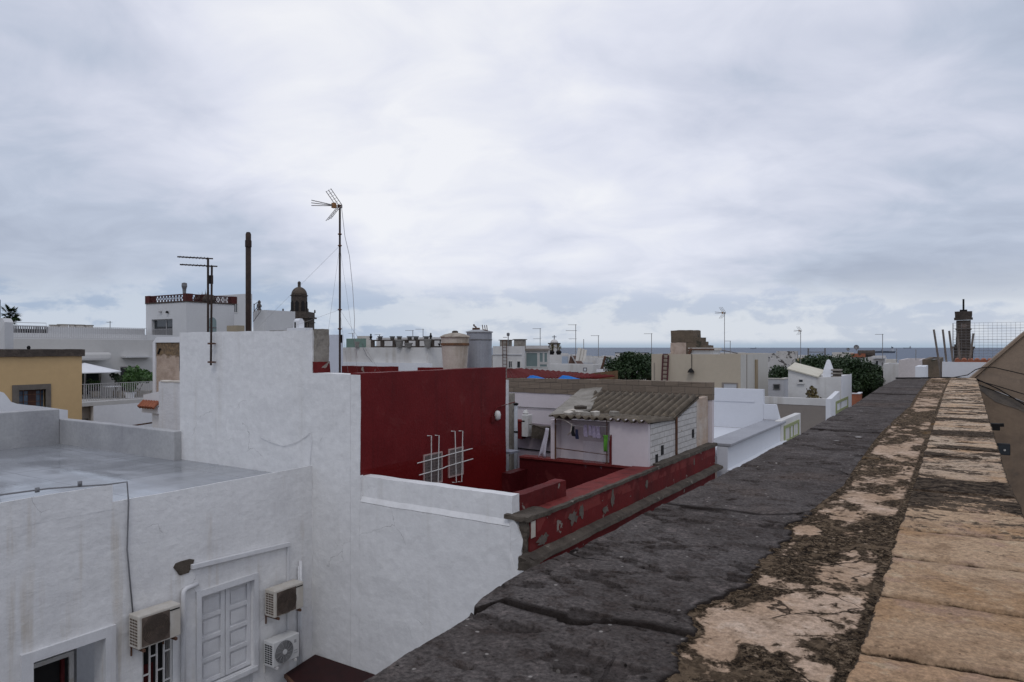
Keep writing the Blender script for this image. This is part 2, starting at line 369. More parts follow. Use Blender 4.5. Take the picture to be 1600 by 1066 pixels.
# ---------------------------------------------------------------- the broad old parapet the picture is taken from
HP = .55
def lat(n, seed): return np.random.RandomState(seed).rand(n, n)
LT = {}
def vnoise(x, y, seed=0):
    if seed not in LT: LT[seed] = lat(256, seed+11)
    T = LT[seed]; xi = np.floor(x).astype(int); yi = np.floor(y).astype(int); fx = x-xi; fy = y-yi
    fx = fx*fx*(3-2*fx); fy = fy*fy*(3-2*fy); g = lambda a, b: T[a & 255, b & 255]
    return (g(xi,yi)*(1-fx)+g(xi+1,yi)*fx)*(1-fy)+(g(xi,yi+1)*(1-fx)+g(xi+1,yi+1)*fx)*fy
def fbm(x, y, o=5, seed=0, gain=.5):
    s = 0; a = 1; w = 0
    for k in range(o): s = s+a*vnoise(x*2**k+17*k, y*2**k+31*k, seed+k); w += a; a *= gain
    return s/w
def sstep(x, a, b): q = np.clip((x-a)/(b-a), 0, 1); return q*q*(3-2*q)
def onplane(pts): return [tuple(aZ(px, py, -HP))[:2] for px, py in pts]
def interp_xy(pts, ext_lo=-4):
    p = sorted(onplane(pts), key=lambda q: q[1]); ys = [q[1] for q in p]; xs = [q[0] for q in p]
    return lambda y: np.interp(y, ys, xs)
xBR = interp_xy([(1060,1040),(1060,1010),(1094,985),(1078,960),(1130,930),(1171,915),(1195,871),(1235,843),(1233,822),(1262,806),(1296,780),(1325,756),(1350,717),(1380,676),(1402,654),(1424,635),(1435,616),(1451,594)])
xCL = interp_xy([(1320,1066),(1357,979),(1372,929),(1391,871),(1404,827),(1418,787),(1435,740),(1446,701),(1462,654),(1476,610),(1484,594)])
xCR = interp_xy([(1594,789),(1578,756),(1556,687),(1542,643),(1528,596)])
xBL = interp_xy([(560,1066),(733,963),(736,953),(742,944),(753,933),(810,897),(960,828),(1037,785),(1130,738),(1240,682),(1330,632),(1380,600),(1397,592)])
yend = aZ(1490, 590.5, -HP)[1]
def joint(pts):
    p = sorted(onplane(pts)); xs = [q[0] for q in p]; ys = [q[1] for q in p]
    return lambda x: np.interp(x, xs, ys)
J = [joint([(735,955),(783,939),(816,949),(897,969),(965,972),(1010,978),(1076,993)]),
     joint([(1037,786),(1060,789),(1127,795),(1188,804),(1239,803),(1262,799)]),
     joint([(1267,669),(1314,672),(1391,676)]),
     joint([(1330,635),(1402,630)])]
J = [lambda x: 0*x-1.6]+[lambda x: J0(x)-.0 for J0 in []]+J
last = J[-1]
J += [lambda x: 0*x+9.6, lambda x: 0*x+11.4, lambda x: 0*x+yend]
root = thing('stone_parapet', 'broad weathered roof parapet of dark stone slabs and cream tiles beside the viewer', 'parapet', (-.35, 6, -ZOFF))
# materials
def grit(t, oc, sc, amt):
    k = t.new('ShaderNodeMapRange'); t.set(k,0,t.noise(oc, sc, 4, .75)); t.set(k,1,.33); t.set(k,2,.67); t.set(k,3,1-amt); t.set(k,4,1+amt); return k.outputs[0]
def scale(t, c, k):
    v = t.new('ShaderNodeVectorMath', _operation='SCALE'); t.set(v,0,c); t.set(v,'Scale',k); return v.outputs[0]
def pits(t, oc, sc, r, mask_sc, lo):
    v = t.new('ShaderNodeTexVoronoi', _feature='F1'); t.set(v,'Vector',oc); t.set(v,'Scale',sc); t.set(v,'Randomness',1.0)
    return t.math('MULTIPLY', t.ss(t.math('ADD', v.outputs['Distance'], t.math('MULTIPLY', t.noise(oc, sc*2.2, 3), .25)), r+.10, r), t.ss(t.noise(oc, mask_sc, 4, .6), lo, lo+.06))
def cells(t, oc, sc, lo):
    v = t.new('ShaderNodeTexVoronoi', _feature='F1'); t.set(v,'Vector',oc); t.set(v,'Scale',sc)
    sp = t.new('ShaderNodeSeparateColor'); t.set(sp,0,v.outputs['Color']); return t.math('MULTIPLY', t.ss(sp.outputs[0], lo, lo+.01), t.ss(v.outputs['Distance'], .30, .18))
def hair(t, oc, sc, w, msc, lo):
    wv = t.new('ShaderNodeVectorMath', _operation='ADD'); t.set(wv,0,oc); t.set(wv,1,t.vmul(t.new('ShaderNodeTexNoise', Vector=oc, Scale=sc*2.5, Detail=4.0).outputs[1], (.35/sc,.35/sc,.35/sc)))
    v = t.new('ShaderNodeTexVoronoi', _feature='DISTANCE_TO_EDGE'); t.set(v,'Vector',wv.outputs[0]); t.set(v,'Scale',sc)
    return t.math('MULTIPLY', t.ss(v.outputs['Distance'], w, w*.3), t.ss(t.noise(oc, msc, 3), lo, lo+.05))
m, t, b = newmat('dark_stone_slab'); oc = t.new('ShaderNodeTexCoord').outputs['Object']
n1 = t.noise(oc, 2.6, 6, .6); n2 = t.noise(oc, 17, 7, .7)
c = t.mix(t.ss(n1,.34,.66), (.068,.056,.050), (.106,.092,.086)); c = t.mix(t.math('MULTIPLY', t.ss(n2,.50,.62), .75), c, (.045,.033,.028)); c = t.mix(t.math('MULTIPLY', t.ss(n2,.46,.36), .5), c, (.17,.14,.128))
c = t.mix(t.math('MULTIPLY', t.ss(t.noise(oc,1.3,5),.54,.68), .5), c, (.095,.066,.05))
c = scale(t, c, grit(t, oc, 95, .55))
P = t.math('MAXIMUM', pits(t, oc, 42, .16, 5, .47), pits(t, oc, 15, .14, 3, .55)); c = t.mix(P, c, (.014,.010,.009))
c = t.mix(t.math('MULTIPLY', cells(t, oc, 55, .955), .8), c, (.36,.33,.30)); c = t.mix(cells(t, oc, 11, .985), c, (.55,.53,.50))
hc = hair(t, oc, 2.0, .010, 1.5, .55); c = t.mix(hc, c, (.014,.010,.009))
ea = t.new('ShaderNodeAttribute', _attribute_name='edge').outputs['Fac']
c = t.mix(t.math('MULTIPLY', ea, .85), c, (.018,.013,.011))
t.set(b,'Base Color',c); b.inputs['Roughness'].default_value = .9; b.inputs['Specular IOR Level'].default_value = .12
t.set(b,'Normal',t.bump(t.math('SUBTRACT', t.math('ADD', t.math('MULTIPLY', n2, .7), t.math('MULTIPLY', t.noise(oc, 95, 4, .75), .45)), t.math('MULTIPLY', t.math('ADD', P, hc), .5)), 1.0, .016)); mSlab = m
m, t, b = newmat('mottled_mortar'); oc = t.new('ShaderNodeTexCoord').outputs['Object']
ma = t.new('ShaderNodeAttribute', _attribute_name='moss').outputs['Fac']
n2 = t.noise(oc, 34, 8, .75, .3); n3 = t.noise(oc, 120, 4, .75); n4 = t.noise(oc, 62, 6, .78); n5 = t.noise(oc, 13, 6, .7)
pale = t.mix(t.ss(t.noise(oc,5,5),.35,.7), (.40,.275,.185), (.50,.37,.275)); pale = t.mix(t.math('MULTIPLY', t.ss(n5,.50,.64), .75), pale, (.25,.175,.115)); pale = t.mix(t.math('MULTIPLY', t.ss(n5,.45,.36), .5), pale, (.58,.46,.36))
pale = scale(t, pale, grit(t, oc, 100, .32)); pale = t.mix(pits(t, oc, 38, .14, 7, .47), pale, (.05,.034,.024))
mossc = t.mix(t.ss(n3,.40,.62), (.016,.011,.008), (.115,.080,.050)); mossc = t.mix(t.ss(n4,.51,.60), mossc, (.26,.19,.125)); mossc = t.mix(t.math('MULTIPLY', t.ss(n4,.45,.36), .7), mossc, (.012,.009,.007)); mossc = t.mix(t.math('MULTIPLY', t.ss(n5,.52,.62), .85), mossc, (.20,.142,.092))
mossc = t.mix(t.math('MULTIPLY', t.ss(t.noise(oc,2.6,4),.60,.68), .6), mossc, (.22,.12,.035)); mossc = t.mix(cells(t, oc, 48, .93), mossc, (.36,.27,.19))
k = t.ss(t.math('ADD', ma, t.math('MULTIPLY', t.math('SUBTRACT', n2, .5), 2.6)), .34, .70)
k2 = t.ss(t.math('ADD', ma, t.math('MULTIPLY', t.math('SUBTRACT', n2, .5), 2.6)), .02, .55)
pale = t.mix(t.math('MULTIPLY', k2, .8), pale, (.21,.145,.092))
hc = hair(t, oc, 6, .02, 4, .50); c = t.mix(k, pale, mossc); c = t.mix(t.math('MULTIPLY', hc, .9), c, (.02,.014,.010))
t.set(b,'Base Color',c); b.inputs['Roughness'].default_value = .95; b.inputs['Specular IOR Level'].default_value = .05
t.set(b,'Normal',t.bump(t.math('ADD', t.math('MULTIPLY', n2, t.math('ADD', k, .35)), t.math('MULTIPLY', t.math('ADD', n3, n4), t.math('MULTIPLY', k, .4))), 1.0, .012)); mMort = m
m, t, b = newmat('cream_stone_tile'); oc = t.new('ShaderNodeTexCoord').outputs['Object']
da = t.new('ShaderNodeAttribute', _attribute_name='dark').outputs['Fac']; ja = t.new('ShaderNodeAttribute', _attribute_name='joint').outputs['Fac']; to = t.new('ShaderNodeAttribute', _attribute_name='tone').outputs['Fac']; pa = t.new('ShaderNodeAttribute', _attribute_name='pale').outputs['Fac']
os_ = t.vmul(oc,(1,1.15,1)); n0 = t.noise(os_, 4.2, 6, .65, .3); n1 = t.noise(os_, 11, 7, .7, .4); n2 = t.noise(os_, 34, 8, .74)
c = t.mix(t.ss(n0,.36,.64), (.47,.315,.195), (.57,.405,.265)); c = t.mix(to, c, (.53,.325,.19)); c = t.mix(t.math('MULTIPLY', t.ss(t.noise(os_,2.4,5,.6,.5),.48,.64), .65), c, (.43,.255,.13)); c = t.mix(t.math('MULTIPLY', t.ss(n1,.52,.66), .6), c, (.25,.16,.095)); c = t.mix(t.math('MULTIPLY', t.ss(n1,.45,.34), .7), c, (.60,.46,.31))
c = t.mix(t.math('MULTIPLY', t.ss(t.noise(os_,7,5,.6),.54,.64), .55), c, (.44,.29,.22)); c = t.mix(t.math('MULTIPLY', pa, t.ss(n0,.66,.40)), c, (.54,.42,.31))
c = t.mix(t.math('MULTIPLY', t.ss(n2,.56,.66), .6), c, (.20,.13,.08)); c = scale(t, c, grit(t, oc, 105, .34))
P = t.math('MAXIMUM', pits(t, os_, 46, .13, 6, .49), pits(t, os_, 20, .10, 4, .54)); c = t.mix(P, c, (.055,.034,.022))
blk = t.mix(t.ss(n2,.42,.60), (.020,.014,.010), (.125,.092,.064)); blk = t.mix(cells(t, oc, 50, .94), blk, (.30,.23,.16))
k = t.ss(t.math('ADD', da, t.math('MULTIPLY', t.math('SUBTRACT', n2, .5), 1.7)), .42, .58)
tc = t.new('ShaderNodeAttribute', _attribute_name='tcoord').outputs['Fac']; tf = t.math('FRACT', tc); dj = t.math('MULTIPLY', t.math('MINIMUM', tf, t.math('SUBTRACT', 1.0, tf)), .34)
dj = t.math('ADD', dj, t.math('MULTIPLY', t.math('SUBTRACT', t.noise(oc,22,5,.7), .47), .016))
sy = t.new('ShaderNodeSeparateXYZ', i0=oc).outputs[1]; jw = t.math('ADD', .0065, t.math('MULTIPLY', t.math('MAXIMUM', t.math('ADD', sy, 5.0), 0.0), .003))
c = t.mix(k, c, blk); c = t.mix(t.math('MULTIPLY', t.ss(t.math('DIVIDE', dj, jw), 1.3, .8), t.ss(t.noise(t.vmul(oc,(3,1,1)),2.3,3), .36, .48)), c, (.012,.008,.006)); c = t.mix(t.math('MULTIPLY', t.ss(dj, .035, .0), .35), c, (.12,.075,.045))
t.set(b,'Base Color',c); b.inputs['Roughness'].default_value = .92; b.inputs['Specular IOR Level'].default_value = .06
t.set(b,'Normal',t.bump(t.math('SUBTRACT', t.math('ADD', n2, t.math('MULTIPLY', n1, .8)), t.math('MULTIPLY', P, .5)), 1.0, .014)); mTile = m
def rows(a, b, n):      # denser near the eye
    a2, b2 = max(a, .45), max(b, .5); q = np.geomspace(a2, b2, n)
    if a < .45: q = np.concatenate([np.linspace(a, .44, 12), q])
    return (q-q[0])/(q[-1]-q[0])
def grid_faces(nr, nc): return [(i*nc+j, i*nc+j+1, (i+1)*nc+j+1, (i+1)*nc+j) for i in range(nr-1) for j in range(nc-1)]
PITS = [(np.array([aZ(px,py,-HP)[0], aZ(px,py,-HP)[1]]), r, dp) for px, py, r, dp in
        [(725,1040,.018,.012),(877,1046,.02,.012),(1008,937,.022,.016),(960,842,.02,.013),(1050,835,.012,.01),(1160,820,.025,.012),(925,1005,.03,.006),(1112,715,.05,.012),(1175,726,.05,.010),(1215,722,.05,.010),(1190,770,.02,.010),(1095,660+95,.03,.01),(1285,700,.06,.012),(1240,745,.05,.010),(1320,690,.05,.01),(1150,905,.03,.008),(870,905,.02,.009),(800,985,.03,.006)]]
for k in range(len(J)-1):
    ja, jb = J[k], J[k+1]
    near = k <= 2
    nx, ny = (190, 330) if near else (70, 90)
    sx = np.linspace(0, 1, nx); qy = rows(float(ja(np.array(-.6))), float(jb(np.array(-.6))), ny); ny = len(qy)
    Sx, Q = np.meshgrid(sx, qy)
    X = -.85+.5*Sx
    off = 0.0
    gap = .005+.005*k
    for _ in range(4):
        Y = (ja(X)+gap)*(1-Q)+(jb(X)-gap)*Q
        Y = Y+(.030*(fbm(X*11+k*5, Y*0+k*3.3, 5, 3, .6)-.5))*np.where(Q > .5, sstep(Q,.9,1), 0)+(.030*(fbm(X*11+k*5-5, Y*0+k*3.3-3.3, 5, 3, .6)-.5))*np.where(Q < .5, sstep(Q,.1,0), 0)
        xl = xBL(Y)+off+.012*(fbm(Y*6, Y*0+k, 4, 5)-.5)
        d0 = Y-ja(X); rc = .03 if k == 1 else .012+.01*(k % 3)
        xl = xl+rc*(1-np.sqrt(np.clip(1-(1-np.clip(d0/rc,0,1))**2, 0, 1)))*.9
        xr = xBR(Y)+.055*(fbm(Y*13, Y*0+2.5, 7, 9, .72)-.5)
        X = xl+(xr-xl)*Sx
    ex = np.minimum((X-xl), (xr-X)); ey = np.minimum(Y-ja(X)-gap, jb(X)-gap-Y); e = np.minimum(ex, ey)
    Z = -HP+.006*(fbm(X*4, Y*4, 4, 1)-.5)+.004*(fbm(X*20, Y*26, 6, 2, .7)-.5)+.004*(k % 2)-.003*k
    ch = fbm(X*7+3, Y*11, 5, 21, .6)
    Z -= .006*sstep(ch, .63, .66)                       # scars and pits in the stone
    for c0, r, dp in PITS:
        dd = np.sqrt(((X-c0[0])/(r*1.3))**2+((Y-c0[1])/(r*.8))**2)+.5*(fbm(X*30, Y*30, 3, 8)-.5)
        Z -= dp*sstep(dd, 1.1, .55)
    rnd = .002+.007*fbm(X*24, Y*24, 4, 13)
    Z -= rnd*(1-np.sqrt(np.clip(1-(1-np.clip(e/rnd,0,1))**2, 0, 1)))
    Z = np.where(e < 1e-4, Z-.02, Z)
    attr_edge = np.maximum(np.maximum(sstep(ey, .012+.010*k, .003+.004*k), sstep(xr-X, .014, .003)), sstep(ch,.61,.66)*.6)
    V = np.stack([X, Y, Z], -1).reshape(-1, 3).tolist(); Fc = grid_faces(ny, nx); at = attr_edge.reshape(-1).tolist()
    # skirt round the slab
    ring = [j for j in range(nx)]+[i*nx+nx-1 for i in range(1, ny)]+[(ny-1)*nx+j for j in range(nx-2, -1, -1)]+[i*nx for i in range(ny-2, 0, -1)]
    n0 = len(V); V += [[V[r][0], V[r][1], -HP-.13] for r in ring]; at += [at[r] for r in ring]
    R = len(ring); Fc += [(ring[a], n0+a, n0+(a+1) % R, ring[(a+1) % R]) for a in range(R)]
    Fc.append(tuple(range(n0, n0+R)))
    mb = MB(); mb.v = V; mb.f = Fc
    o = mb.build('coping_slab', mSlab, root, smooth=True, attr={'edge': at})
# mottled mortar strip
nr, nc = 620, 110
yy = np.concatenate([np.linspace(-1.6, .4, 20), np.geomspace(.45, yend, nr-20)])
Sx, Y = np.meshgrid(np.linspace(0, 1, nc), yy)
xa = xBR(Y)-.08; xb = xCL(Y)+.012
X = xa+(xb-xa)*Sx
big = fbm(X*5.5+.7, Y*3.2+4.1, 4, 31)
def blob(px, py, rx, ry):
    c0 = aZ(px, py, -HP); w = 2.6*(fbm(X*11, Y*9, 6, 37, .6)-.5)
    return sstep(((X-c0[0])/rx)**2+((Y-c0[1])/ry)**2+w, 1.7, .1)
pale = np.maximum.reduce([blob(1220,970,.105,.16), blob(1315,893,.085,.11), blob(1318,858,.05,.05), blob(1255,826,.05,.05), blob(1330,835,.04,.04), blob(1210,908,.06,.04), blob(1335,940,.04,.05), blob(1130,1010,.03,.05), blob(1300,1050,.06,.04), blob(1365,795,.07,.07)])
md = fbm(X*10+3, Y*7+1, 6, 33, .62); nearw = sstep(Y, 3.0, 2.3)
moss = np.clip(.5+(big-.5)*1.5+(md-.5)*2.6+.05+nearw*(.16-.62*pale), 0, 1)
moss = np.maximum(moss, sstep(np.abs(X-xCL(Y)), .035, .008)*.8); moss = np.maximum(moss, sstep(X-xBR(Y), .025, -.005)*.95)
Z = -HP-.005+.008*(fbm(X*7, Y*7, 4, 41)-.5)+moss*.014*(fbm(X*40, Y*40, 4, 43, .7)-.35)
Z -= .035*sstep(X-xBR(Y), -.012, -.035)
mb = MB(); mb.v = np.stack([X,Y,Z],-1).reshape(-1,3).tolist(); mb.f = grid_faces(len(yy), nc)
mb.build('mortar_strip', mMort, root, smooth=True, attr={'moss': moss.reshape(-1)})
# cream tiles
nr, nc = 900, 90
yy = np.concatenate([np.linspace(-1.6, .4, 20), np.geomspace(.45, yend, nr-20)])
Sx, Y = np.meshgrid(np.linspace(0, 1, nc), yy)
xa = xCL(Y)+.010*(fbm(Y*12, Y*0+7, 4, 51)-.5); xb = xCR(np.maximum(Y, 2.3))+np.where(Y < 2.3, 0, 0)+.008*(fbm(Y*12, Y*0+3, 4, 53)-.5)
X = xa+(xb-xa)*Sx
YY = Y-.03*(X-xCL(Y))/.3+.010*(fbm(X*8, Y*5, 3, 55)-.5)
T = (YY-1.416)/.34; ti = np.floor(T).astype(int); fr = T-ti; dj = np.minimum(fr, 1-fr)*.34
rs = np.random.RandomState(5); tilt = rs.rand(200)-.5; ton = rs.rand(200)
jw = .005+.004*np.maximum(Y, .5)
jn = sstep(dj, jw+.004*fbm(X*30, Y*3, 3, 57), jw*.4)*sstep(fbm(X*6, ti*7.7, 3, 59)+.30, .38, .5)
e = np.minimum(X-xa, xb-X)
Z = -HP+.002+.003*(fbm(X*6, Y*6, 4, 61)-.5)+.004*(fbm(X*30, Y*50, 4, 63)-.5)+tilt[ti % 200]*.004*2*(fr-.5)-.012*jn
Z -= .005*(1-np.sqrt(np.clip(1-(1-np.clip(e/.005,0,1))**2,0,1)))
dk = .10+.16*sstep(fbm(X*9,Y*16,5,77,.6),.55,.7)+.55*sstep(Y, 1.9, 3.2)*(fbm(X*4, Y*9, 5, 65, .6)+.02)+.34*sstep(fbm(X*3, Y*7, 5, 67, .6), .52, .66)*sstep(Y, 2.2, 3.0)
dk = np.where((ti == 5), .95, dk); dk = np.where((ti == 11), .75, dk); dk = np.where(ti == 4, dk+.22*sstep(X, -.02, -.14)+.12, dk)
dk = np.maximum(dk, sstep(X-xa, .014, .0)*.75*sstep(fbm(X*0, Y*9, 3, 69), .35, .5)); dk = np.maximum(dk, sstep(xb-X, .02, 0)*.7*sstep(Y,2.4,2.7))
mb = MB(); V = np.stack([X,Y,Z],-1).reshape(-1,3).tolist(); Fc = grid_faces(len(yy), nc); n0 = len(V)
R = [i*nc+nc-1 for i in range(len(yy))]; V += [[V[r][0], V[r][1], -HP-.14] for r in R]; Fc += [(R[a], n0+a, n0+a+1, R[a+1]) for a in range(len(R)-1)]
L = [i*nc for i in range(len(yy))]; n1 = len(V); V += [[V[r][0], V[r][1], -HP-.14] for r in L]; Fc += [(L[a], L[a+1], n1+a+1, n1+a) for a in range(len(L)-1)]
z1 = lambda a: np.concatenate([a.reshape(-1), a[:, -1], a[:, 0]])
mb.v = V; mb.f = Fc
mb.build('tile_band', mTile, root, smooth=True, attr={'dark': z1(dk), 'joint': z1(jn*.85), 'tone': z1(ton[ti % 200]*.6), 'tcoord': z1(T), 'pale': z1(sstep(Y,2.4,4.2))})
mb = MB().prism([(-.78,-1.6,-ZOFF),(.12,-1.6,-ZOFF),(.12,-1.6,-HP-.09),(-.78,-1.6,-HP-.09)], (0, yend+1.55, 0)); mb.build('wall_body', mStain, root)
# ---------------------------------------------------------------- ground and sea
mb = MB().prism([(-900,-300,-ZOFF-.5),(500,-300,-ZOFF-.5),(420,330,-ZOFF-.5),(-250,520,-ZOFF-.5),(-900,1100,-ZOFF-.5)], (0,0,.5)); mb.build('ground', mGround, kind='structure', loc=(0,0,-ZOFF))
m, t, b = newmat('sea_water'); oc = t.new('ShaderNodeTexCoord').outputs['Object']
nn = t.noise(t.vmul(oc,(.02,.05,1)), 1.0, 6, .6); c = t.mix(t.ss(nn,.35,.65), (.085,.115,.165), (.105,.135,.185))
t.set(b,'Base Color',c); b.inputs['Roughness'].default_value = .55; b.inputs['Specular IOR Level'].default_value = .25
t.set(b,'Normal',t.bump(t.noise(oc,.25,5),1.0,1.2)); mSea = m
mb = MB().add([(-30000,-3000,-16),(40000,-3000,-16),(40000,45000,-16),(-30000,45000,-16)], [(0,1,2,3)]); mb.build('sea', mSea, kind='structure', loc=(0,0,-16))
# ---------------------------------------------------------------- white house with the wet grey roof (wall facing the narrow yard)
XW, YW = -11.5, 10.24
wr = thing('white_house', 'white plastered house with wet grey flat roof, shuttered and barred openings', 'house', (-16,6,-ZOFF))
yA = aX(176,757,XW).y
H1 = [aX(50,1032,XW).y, aX(163,990,XW).y]; H2 = [aX(222,1010,XW).y, aX(270,1000,XW).y]; H3 = [aX(313,935,XW).y, aX(396,905,XW).y]
holes = [(H1[0], H1[1], -7.3, -4.62), (H2[0], H2[1], -7.0, -4.70), (H3[0], H3[1], -6.9, -4.47)]
mb = MB(); mb.wall('x', XW, XW-.3, 2.5, YW, -ZOFF, -2.72, holes)
mb.prism([(XW,2.5,-2.72),(XW,2.5,-2.49),(XW-.05,2.5,-2.495),(XW-.3,2.5,-2.66),(XW-.3,2.5,-2.72)],(0,YW-2.5,0))
mb.build('facade_wall', mStain, wr, rough=(.16,.007,1.7))
MB().prism([(XW+.004,2.5,-2.60),(XW+.004,2.5,-2.205),(XW-.05,2.5,-2.21),(XW-.28,2.5,-2.34),(XW-.28,2.5,-2.60)],(0,yA-2.5,0)).build('raised_parapet', mStain, wr, rough=(.14,.006,2))
MB().box(-22.2, XW-.3, 2.5, YW+.05, -3.0, -2.75).build('roof', mRoofWet, wr, loc=(0,0,0))
MB().box(-22.2, -21.72, 2.5, YW-.2, -2.8, -1.76).build('parapet_wall', mGreyW, wr, rough=(.25,.006,1.2), bevel=.02)
MB().box(-21.80, -16.15, YW-.2, YW+.06, -2.8, -2.05).build('parapet_wall', mGreyW, wr, rough=(.25,.008,1.2), bevel=.02)
MB().box(-22.2, -16.2, YW+.08, YW+.3, -ZOFF, -3.02).box(-22.2,-21.9,2.5,YW,-ZOFF,-3.02).build('rear_wall', mWhite, wr)
# recessed doorway
MB().box(XW-.9, XW-.86, H1[0], H1[1], -7.3, -4.6).build('doorway_back', mGreyW, wr)
MB().wall('x', XW+.05, XW-.02, H1[0]-.16, H1[1]+.16, -7.3, -4.46, [(H1[0], H1[1], -8, -4.62)]).build('doorway_frame', mTrim, wr, rough=(.2,.004,3))
pr = MB().box(XW-.84, XW-.70, H1[0]+.12, H1[1]-.20, -7.3, -5.0).build('door', mDark, wr)
MB().wall('x', XW-.66, XW-.70, H1[0]+.06, H1[1]-.14, -7.3, -4.93, [(H1[0]+.13, H1[1]-.21, -8, -5.0)]).build('door_frame', mWhMet, pr)
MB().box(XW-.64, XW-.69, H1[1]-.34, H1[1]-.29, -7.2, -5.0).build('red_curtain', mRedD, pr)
# barred window
w = MB().box(XW-.25, XW-.22, H2[0], H2[1], -7, -4.7).build('barred_window', mDark, wr)
g = MB(); n = 5
for i in range(n):
    y = H2[0]+.02+(H2[1]-H2[0]-.04)*i/(n-1); g.box(XW-.05, XW-.02, y-.012, y+.012, -7, -4.7)
for i in range(n-1):
    y = H2[0]+.02+(H2[1]-H2[0]-.04)*i/(n-1); y2 = H2[0]+.02+(H2[1]-H2[0]-.04)*(i+1)/(n-1)
    for k in range(5):
        z = -5.0-.5*k-(.22 if i % 2 else 0); g.box(XW-.045, XW-.025, y, y2, z-.012, z+.012)
g.build('window_bars', mWhMet, w)
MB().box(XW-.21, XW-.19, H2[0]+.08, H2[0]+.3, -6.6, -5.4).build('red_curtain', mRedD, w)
# shuttered window with two leaves
w = MB().wall('x', XW+.04, XW-.02, H3[0]-.09, H3[1]+.09, -6.25, -4.36, [(H3[0], H3[1], -6.13, -4.47)]).build('shuttered_window', mTrim, wr, bevel=.008)
MB().box(XW-.06, XW+.07, H3[0]-.06, H3[1]+.06, -6.24, -6.14).build('window_sill', mTrim, w, bevel=.01)
ym = (H3[0]+H3[1])/2
for a, b2 in ((H3[0], ym-.008), (ym+.008, H3[1])):
    lf = MB(); lf.box(XW-.14, XW-.11, a, b2, -6.13, -4.47)
    for ya, yb in ((a, a+.085), (b2-.085, b2)): lf.box(XW-.108, XW-.075, ya, yb, -6.13, -4.47)
    for k in range(5):
        z = -6.13+k*(1.66-.08)/4; lf.box(XW-.106, XW-.078, a+.085, b2-.085, z, z+.08)
        if k < 4: lf.box(XW-.106, XW-.095, a+.12, b2-.12, z+.12, z+.08+.27)
    lf.build('shutter_leaf', mTrim, w, bevel=.006)
MB().box(XW-.1, XW-.13, H3[0], H3[1], -6.9, -6.26).build('lower_panel', mTrim, w)
